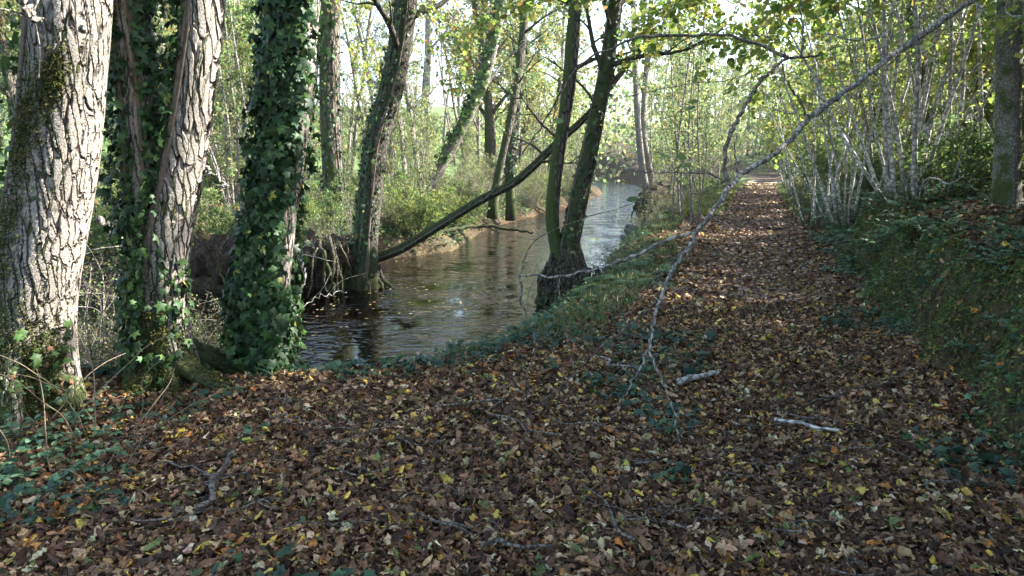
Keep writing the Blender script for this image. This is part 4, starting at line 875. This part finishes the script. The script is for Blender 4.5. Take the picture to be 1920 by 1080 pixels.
x, y = x[q], y[q]; n_ = len(x); mb = MB(); xd = rng.normal(0, .55, (n_, 3)); xd[:, 2] = .8; ln = rng.uniform(.08, .22, n_)
leaves(mb, np.stack([x, y, H(x, y) + ln * .3], 1), xd, rng.normal(0, 1, (n_, 3)), ln, KITE, pick([((.09, .15, .05), .5), ((.14, .19, .07), .3), ((.25, .22, .1), .2)], n_), 0, .12)
tag(mb.build('grass', M['herb']), 'short green grass fringing the near stream bank', 'grass', kind='stuff')
# grass at the far end verge and field edge
x = rng.uniform(-2, 20, 60000); y = rng.uniform(20, 48, 60000); dn, df, near, far = regions(x, y); q = near & (dn > .3) & (np.abs(x - path_x(y)) > 1.05) & (np.abs(x - path_x(y)) < 4)
x, y = x[q], y[q]; n_ = len(x); mb = MB(); xd = rng.normal(0, .35, (n_, 3)); xd[:, 2] += 1
leaves(mb, np.stack([x, y, H(x, y) + .06], 1), xd, rng.normal(0, 1, (n_, 3)), rng.uniform(.12, .26, n_), KITE, pick([((.1, .17, .04), .6), ((.2, .22, .07), .3)], n_), 0, .12)
tag(mb.build('grass', M['herb']), 'short green grass on the verge beside the far path', 'grass', kind='stuff')

# ------------------------------------------------------------------ the grey broken bough over the path
def limb(parent, pts, r0, r1, name='side_branch', mat='grey', n=None, jit=.006, sides=7, origin=None):
    P = np.array([at(u, v, Y) for u, v, Y in pts]); P = P - (origin if origin is not None else 0)
    n = n or max(12, 5 * len(pts)); Q = spline(P, n); Q[1:-1] += rng.normal(0, jit, (n - 2, 3))
    m = MB(); tube(m, Q, np.linspace(r0, r1, n), sides, rfun=lambda q, a, PP: 1 + .09 * np.cos(2 * a + q * 23) + .07 * np.cos(q * 61))
    return m.build(name, M[mat], parent), Q
b0 = at(1302, 440, 4.5)
BO = thing('broken_bough', 'long grey broken bough arching over the path with twigs hanging to the ground', 'branch', b0)
_, q0 = limb(BO, [(1960, -90, 7.0), (1820, 2, 6.5), (1700, 85, 6.1), (1600, 160, 5.8), (1515, 225, 5.5), (1470, 275, 5.3), (1400, 320, 5.0), (1368, 352, 4.85), (1335, 400, 4.65), (1302, 440, 4.5)], .031, .016, 'main_limb', origin=b0, n=70, sides=12)
_, q1 = limb(BO, [(1302, 438, 4.5), (1240, 455, 4.6), (1170, 488, 4.65), (1110, 505, 4.7), (1050, 518, 4.75), (990, 515, 4.8), (972, 514, 4.82)], .014, .006, origin=b0, n=40)
for pts, r0, r1, mt in [
    ([(1368, 350, 4.85), (1358, 320, 4.9), (1366, 262, 5.0), (1390, 210, 5.1), (1430, 150, 5.2), (1470, 112, 5.3), (1500, 108, 5.35), (1535, 104, 5.4)], .017, .009, 'twig'),
    ([(1478, 108, 5.3), (1440, 92, 5.35), (1380, 70, 5.4), (1290, 66, 5.5), (1200, 70, 5.6), (1150, 88, 5.7), (1080, 130, 5.8), (1010, 245, 6.0), (950, 325, 6.2), (900, 385, 6.3)], .013, .004, 'twig'),
    ([(1516, 226, 5.5), (1500, 190, 5.5), (1474, 150, 5.5), (1466, 118, 5.5)], .010, .006, 'twig'),
    ([(1502, 105, 5.3), (1504, 50, 5.4), (1498, -20, 5.5)], .009, .006, 'twig'),
    ([(1360, 340, 4.9), (1330, 326, 4.9), (1250, 325, 5.0), (1180, 322, 5.1), (1100, 326, 5.3)], .006, .002, 'twig'),
    ([(1388, 335, 4.95), (1378, 300, 5.0), (1380, 250, 5.0)], .006, .003, 'twig'),
    ([(1302, 442, 4.5), (1296, 458, 4.45), (1270, 490, 4.4), (1245, 545, 4.3), (1228, 600, 4.2), (1216, 655, 4.1)], .014, .009, 'grey'),
    ([(1216, 655, 4.1), (1196, 700, 4.1), (1165, 755, 4.08), (1148, 792, 4.1)], .008, .004, 'grey'),
    ([(1216, 655, 4.1), (1240, 710, 3.98), (1262, 765, 3.85), (1277, 830, 3.74)], .008, .004, 'grey'),
    ([(1238, 562, 4.28), (1180, 610, 4.3), (1110, 665, 4.3), (1050, 725, 4.28), (1000, 765, 4.3)], .008, .003, 'twig'),
    ([(976, 514, 4.82), (978, 560, 4.7), (1000, 620, 4.6), (1003, 665, 4.5), (988, 705, 4.4), (990, 768, 4.32)], .008, .004, 'twig'),
    ([(1046, 518, 4.75), (1054, 580, 4.6), (1070, 650, 4.5), (1076, 705, 4.4)], .005, .003, 'twig'),
    ([(1300, 448, 4.48), (1270, 480, 4.5), (1200, 560, 4.5), (1160, 610, 4.5)], .005, .002, 'twig'),
    ([(975, 516, 4.82), (985, 480, 4.9), (1020, 440, 5.0), (1110, 405, 5.1), (1230, 370, 5.2)], .005, .002, 'twig'),
    ([(1180, 180, 5.9), (1280, 160, 5.8), (1370, 148, 5.7)], .004, .003, 'twig')]:
    limb(BO, pts, r0, r1, 'side_branch', mt, origin=b0)
mb = MB()   # living leaves still on the bough and on the twigs above it
lp = []; lx = []
for (u, v, Y) in [(1048, 228, 5.6), (1185, 375, 5.0), (1278, 296, 5.1), (1242, 292, 5.1), (1287, 312, 5.1), (1300, 192, 5.3), (1295, 205, 5.3), (1540, 105, 5.4)]:
    lp.append(at(u, v, Y) - b0); lx.append((rng.normal(0, 1), rng.normal(0, .4), -.35))
leaves(mb, np.array(lp), np.array(lx), np.array([[rng.normal(0, .3), -.6, 1] for _ in lp]), .08, leaf_shape(RD, .1, .3), pick([((.16, .25, .06), 1), ((.1, .18, .05), .6)], len(lp)), 0)
mb.build('leaves', M['leaf'], BO)
# overhanging leafy hazel sprays above the path
def spray(u, v, Y, u1, v1, Y1, seed, label, n=22, ls=.085, nl=6):
    g_ = np.random.default_rng(seed); b = at(u, v, Y); th = thing('leafy_branch', label, 'branch', b, 'leafy branches over the path')
    P = spline(np.array([(0, 0, 0), (at((u + u1) / 2, (v + v1) / 2, (Y + Y1) / 2) - b) + [0, 0, .12], at(u1, v1, Y1) - b]), 14); tm, cm = MB(), MB()
    rr = np.linspace(.012, .003, 14); tube(tm, P, rr, 6); crown_on(tm, cm, P, rr, .05, n, .75, P_HAZ, nl, ls, seed, sub=2, twg=2, el=(-25, 45), shape=OV2, up=-.03)
    tm.build('stem', M['twig'], th); cm.build('foliage', [M['leaf'], M['twig']], th)
spray(1560, -120, 8, 1180, 60, 8.5, 401, 'leafy green hazel branch hanging over the middle of the path')
spray(1640, -60, 9, 1330, 130, 9, 402, 'leafy yellow green hazel branch over the path, beside the bough')
spray(1330, -140, 7.5, 960, 20, 8, 403, 'leafy branch hanging from above the stream at the top middle')
spray(1700, -150, 7, 1480, 40, 7.6, 404, 'leafy branch high over the right side of the path')

spray(1420, -130, 9, 1180, 110, 10, 405, 'leafy branch drooping beside the double stemmed alder, over the water side')
spray(1250, -110, 11, 1330, 60, 11.5, 406, 'leafy branch hanging straight down above the path opening')
spray(1500, -100, 11, 1400, 190, 12, 407, 'low leafy branch over the far part of the path', ls=.08)
spray(1060, -120, 11, 880, 90, 12, 408, 'leafy branch hanging over the pool near the diagonal fallen stem', ls=.08)
spray(760, -60, 12.6, 870, 190, 13.2, 409, 'yellow green branch drooping to the right of the leaning mossy trunk', ls=.075)
spray(640, -60, 15.5, 700, 170, 15.5, 410, 'thin leafy branch between the grey trunk and the leaning mossy trunk', ls=.075)
# ------------------------------------------------------------------ sticks, stones, stumps, stems
def stick(label, p0, p1, r, mat='grey', wob=.03, twigs=0, name='stick', group='fallen sticks on the leaves', lift=.05):
    (u0, v0), (u1, v1) = p0, p1
    def g3(u, v):
        dx, dy = (u - CX) / F, (CY - v) / F; t = CH / (SP - dy * CP); x, y = dx * t, t * (CP + dy * SP); return np.array([x, y, hz(x, y) + lift])
    a, b = g3(u0, v0), g3(u1, v1); P = np.array([a + (b - a) * t for t in np.linspace(0, 1, 7)]); P[1:-1] += rng.normal(0, wob, (5, 3)) * [1, 1, .3]
    for i in range(7): P[i, 2] = hz(P[i, 0], P[i, 1]) + lift + r * .5
    o = MB(); Q = spline(P - a, 22); tube(o, Q, np.linspace(r, r * .6, 22), 9, rfun=lambda q, an, PP: 1 + .1 * np.cos(2 * an + q * 17) + .1 * np.cos(q * 47))
    for k in range(twigs):
        f = rng.integers(4, 18); d = Q[f + 1] - Q[f]; d = d / np.linalg.norm(d) + rng.normal(0, .6, 3) * [1, 1, .2]; tw = grow(Q[f], d, rng.uniform(.12, .35), 5, .18, -.01); tube(o, tw, np.linspace(r * .5, r * .2, 6), 5)
    m = o.build(name, M[mat]); m.location = a; return tag(m, label, 'stick', group)
stick('thick pale grey stick lying across the path left side', (1275, 712), (1348, 688), .028, 'bare', .012)
stick('thin pale stick on the path with a white broken end', (1455, 768), (1575, 800), .013, 'bare', .02)
stick('long thin brown twig curving over leaves towards the right bank', (1500, 745), (1700, 690), .007, 'twig', .05, 3)
stick('grey twig lying on leaves below the hanging twigs', (1120, 668), (1210, 690), .012, 'grey', .03, 1)
stick('long forked twig trailing through leaves at picture centre', (820, 760), (1050, 835), .008, 'twig', .06, 6)
stick('dark curved stick half buried in leaves at the bottom middle', (905, 1010), (1040, 1008), .010, 'twig', .02, 1)
stick('dark stick buried in leaves left of the bottom middle', (370, 970), (440, 850), .018, 'twig', .03, 1)
stick('small upright looking twig at the lower right of the middle', (1190, 1010), (1080, 880), .006, 'twig', .04, 2)
stick('pale wiry root lying on the near bank lip', (1705, 540), (1780, 560), .008, 'bare', .03, 1, lift=.55)
for k in range(34):
    u, v = rng.uniform(150, 1750), rng.uniform(740, 1060); an = rng.uniform(-.7, .7); ln = rng.uniform(60, 190)
    if u > 1650 and v < 850: continue
    stick('small thin brown twig lying loose among the fallen leaves', (u, v), (u + ln * math.cos(an), v + ln * .45 * math.sin(an)), rng.uniform(.003, .006), 'twig', .04, int(rng.integers(0, 4)), 'twig', 'loose twigs in the leaf litter')
def stone(label, u, v, Y, s, seed):
    g_ = np.random.default_rng(seed); nu, nv = 40, 22; th_, ph_ = np.meshgrid(np.linspace(0, 2 * np.pi, nu, endpoint=False), np.linspace(.02, np.pi - .02, nv))
    d = np.stack([np.sin(ph_) * np.cos(th_), np.sin(ph_) * np.sin(th_), np.cos(ph_)], -1).reshape(-1, 3); r = np.ones(len(d))
    for _ in range(14):
        n_ = g_.normal(0, 1, 3); n_ /= np.linalg.norm(n_); c = g_.uniform(.55, .85); dd = d @ n_; r = np.where(dd * r > c, c / np.maximum(dd, 1e-3), r)
    V = d * r[:, None] * np.array(s); i, j = np.meshgrid(np.arange(nv - 1), np.arange(nu), indexing='ij'); j2 = (j + 1) % nu
    m = MB(); m.add(V, np.stack([i * nu + j, (i + 1) * nu + j, (i + 1) * nu + j2, i * nu + j2], -1).reshape(-1, 4)); o = m.build('boulder', M['stone']); p = at(u, v, Y); o.location = p; return tag(o, label, 'boulder', 'boulders at the stream edge')
stone('dark low boulder at the water edge below the stream bend', 1195, 432, 21.5, (.55, .4, .28), 1); stone('rounded grey boulder beside the path side of the bend', 1228, 420, 22.5, (.4, .35, .3), 2); stone('small dark stone nearest the path at the riffle', 1180, 446, 20, (.3, .25, .15), 3)
x, y = gp(1622, 380, 13.2); st = MB(); P = spline(np.array([(0, 0, -.2), (.02, 0, .2), (0, .02, .5), (.02, .02, .68)]), 26); tube(st, P, np.interp(P[:, 2], [-.2, .1, .6, .7], [.2, .14, .11, .07]), 24, rfun=lambda q, a, PP: 1 + .12 * np.cos(5 * a) + .06 * np.cos(9 * a + 9 * q)); o = st.build('tree_stump', M['mossy']); o.location = (x, y, hz(x, y)); tag(o, 'short dark mossy stump standing among brambles on the right bank', 'stump')
# dark earth bank with roots at the bend and under the far trees
RM = thing('root_mass', 'tangle of bare roots and earth hanging over the far pool edge beside the leaning trunk', 'roots', (-3.55, 12.55, -.05))
roots_on(RM, (0, -.1, .2), 40, .9, .85, 71, (.008, .04), spread=.35); roots_on(RM, (-1.1, -.05, .2), 30, .6, .7, 72, (.01, .035), spread=.4)
em = MB(); nu = 90; P = spline(np.array([(-2.2, .25, -.15), (-1.2, .0, -.12), (-.3, .02, -.1), (.5, .05, -.12), (.95, .2, -.2)]), 60); tube(em, P, np.interp(np.linspace(0, 1, 60), [0, .5, 1], [.42, .45, .3]), 40, rfun=lambda q, a, PP: 1 + .16 * np.cos(q * 31 + 3 * a) + .12 * np.cos(q * 57 - 4 * a) + .08 * np.cos(7 * a + q * 90), c=(.05, .035, .024)); em.build('earth', M['ground'], RM)
bx, by = gp(1240, 392, 27); BM = thing('root_mass', 'dark undercut earth mound with roots below the two slim alders at the stream bend', 'roots', (bx, by, -.15))
em = MB(); P = spline(np.array([(-.9, -1.6, -.1), (-.5, -.6, .1), (0, .4, .12), (.4, 1.6, .1), (.9, 2.8, -.05)]), 60); tube(em, P, np.interp(np.linspace(0, 1, 60), [0, .5, 1], [.4, .62, .45]), 40, rfun=lambda q, a, PP: 1 + .16 * np.cos(q * 31 + 3 * a) + .12 * np.cos(q * 57 - 4 * a) + .08 * np.cos(7 * a + q * 90), c=(.045, .034, .024)); em.build('earth', M['ground'], BM)
roots_on(BM, (-.3, -.6, .2), 14, .7, .7, 74, (.015, .05), spread=.5); roots_on(BM, (.2, .8, .2), 12, .7, .7, 75, (.015, .05), spread=.5)
def logp(label, pts, r0, r1, mat, name='fallen_branch', cat='branch', grp=None):
    P = np.array([at(*p) for p in pts]); b = P[0].copy(); m = MB(); Q = spline(P - b, 40); Q[1:-1] += rng.normal(0, .012, (38, 3)); tube(m, Q, np.linspace(r0, r1, 40), 10)
    for k in range(4):
        f = rng.integers(10, 36); d = rng.normal(0, .5, 3) + (Q[f + 1] - Q[f]) * 8; d[2] += .2; tw = grow(Q[f], d, .5, 5, .15); tube(m, tw, np.linspace(r0 * .3, r0 * .1, 6), 5)
    o = m.build(name, M[mat]); o.location = b; return tag(o, label, cat, grp)
logp('dark waterlogged branch lying across the stream behind the fallen stem', [(770, 452, 17.5), (840, 432, 18.2), (900, 424, 18.8), (960, 430, 18.6), (1000, 436, 18.4)], .07, .03, 'mossy')
logp('bleached bare branch poking out of the near bank over the pool', [(500, 640, 6.0), (590, 560, 7.2), (650, 548, 7.6)], .008, .003, 'pale')
logp('pale forked driftwood twig at the foot of the ivy clad tree', [(555, 560, 7), (572, 520, 7.2), (566, 470, 7.3), (585, 450, 7.4)], .016, .006, 'pale')
logp('blue grey dead limb slanting between the two left trunks', [(182, 408, 7), (222, 440, 7), (250, 470, 7)], .03, .022, 'grey')
logp('pale limb behind the forked trunk pointing at the ivy tree', [(380, 310, 8), (425, 350, 8)], .03, .02, 'pale')
logp('dark dead limb jutting in at the top left corner', [(20, -20, 3.9), (45, 10, 3.95), (72, 42, 4.05)], .018, .014, 'grey')
for k in range(18):
    u, v = rng.uniform(10, 250), rng.uniform(800, 900); Y = rng.uniform(3.4, 4.2); p = at(u, v, Y); p[2] = hz(p[0], p[1]); m = MB()
    q = grow((0, 0, 0), (rng.normal(.15, .5), rng.normal(0, .4), 1), rng.uniform(.4, 1.0), 9, .12, -.1); tube(m, spline(q, 20), np.linspace(.0045, .0018, 20), 5, c=tuple(np.array([.22, .17, .11]) * rng.uniform(.5, 1.1)))
    o = m.build('dry_stem', M['dry']); o.location = p; tag(o, 'thin dry arching stem at the foot of the leftmost trunk', 'stem', 'dry stems by the left trunk')
for k in range(14):
    u, v = rng.uniform(160, 260), rng.uniform(560, 720); p = at(u, v, rng.uniform(5.5, 6.8)); m = MB(); q = grow((0, 0, 0), (rng.normal(0, .7), rng.normal(0, .5), .5), rng.uniform(.4, .9), 8, .16, -.05); tube(m, spline(q, 18), np.linspace(.006, .002, 18), 5, c=(.2, .18, .17))
    o = m.build('dry_stem', M['dry']); o.location = p; tag(o, 'thin grey dead twig over the water between the left trunks', 'stem', 'dead twigs between the left trunks')

# ------------------------------------------------------------------ thin autumn air
hm_, hn, N, L = new_mat('autumn_haze'); vp = N('ShaderNodeVolumePrincipled', i_Density=.0005, i_Anisotropy=.5); vp.inputs['Color'].default_value = (.98, .98, .97, 1)
L(vp.outputs[0], N('ShaderNodeOutputMaterial').inputs['Volume'])
hb = MB(); X0, X1, Y0, Y1, Z0, Z1 = -450, 450, -90, 640, -4, 75
hb.add([(X0, Y0, Z0), (X1, Y0, Z0), (X1, Y1, Z0), (X0, Y1, Z0), (X0, Y0, Z1), (X1, Y0, Z1), (X1, Y1, Z1), (X0, Y1, Z1)], np.array([[0, 3, 2, 1], [4, 5, 6, 7], [0, 1, 5, 4], [1, 2, 6, 5], [2, 3, 7, 6], [3, 0, 4, 7]]))
tag(hb.build('haze', hm_, smooth=False), 'thin pale haze hanging in the sunlit wood', 'haze', kind='stuff')
# ------------------------------------------------------------------ light, sky, camera
SUN_AZ, SUN_EL = 79, 33
w = bpy.data.worlds.new('World'); scene.world = w; w.use_nodes = True
nt = w.node_tree; bgn = nt.nodes['Background']; sky = nt.nodes.new('ShaderNodeTexSky'); sky.sky_type = 'NISHITA'; sky.sun_disc = False
sky.sun_elevation = R(SUN_EL); sky.sun_rotation = R(SUN_AZ); sky.air_density = 1.0; sky.dust_density = 1.5
nt.links.new(sky.outputs[0], bgn.inputs[0]); bgn.inputs[1].default_value = .11
ld = bpy.data.lights.new('sun', 'SUN'); ld.energy = 5; ld.angle = R(.53); ld.color = (1, .96, .9)
lo = bpy.data.objects.new('sun', ld); col.objects.link(lo)
sv = Vector((math.sin(R(SUN_AZ)) * math.cos(R(SUN_EL)), math.cos(R(SUN_AZ)) * math.cos(R(SUN_EL)), math.sin(R(SUN_EL))))
lo.rotation_euler = (-sv).to_track_quat('-Z', 'Y').to_euler(); lo.location = sv * 50
cd = bpy.data.cameras.new('camera'); cd.sensor_width = 36; cd.lens = F / 1920 * 36; cd.clip_end = 2000; cd.clip_start = .05
co = bpy.data.objects.new('camera', cd); col.objects.link(co); co.location = (0, 0, CH); co.rotation_euler = (R(90) - PT, 0, 0)
scene.camera = co
scene.view_settings.view_transform = 'Standard'; scene.view_settings.look = 'None'; scene.view_settings.exposure = 2.7; scene.view_settings.gamma = 1
cy = scene.cycles; cy.max_bounces = 6; cy.diffuse_bounces = 3; cy.glossy_bounces = 2; cy.transmission_bounces = 3; cy.transparent_max_bounces = 6; cy.sample_clamp_indirect = 6
cy.use_denoising = True; cy.caustics_reflective = False; cy.caustics_refractive = False
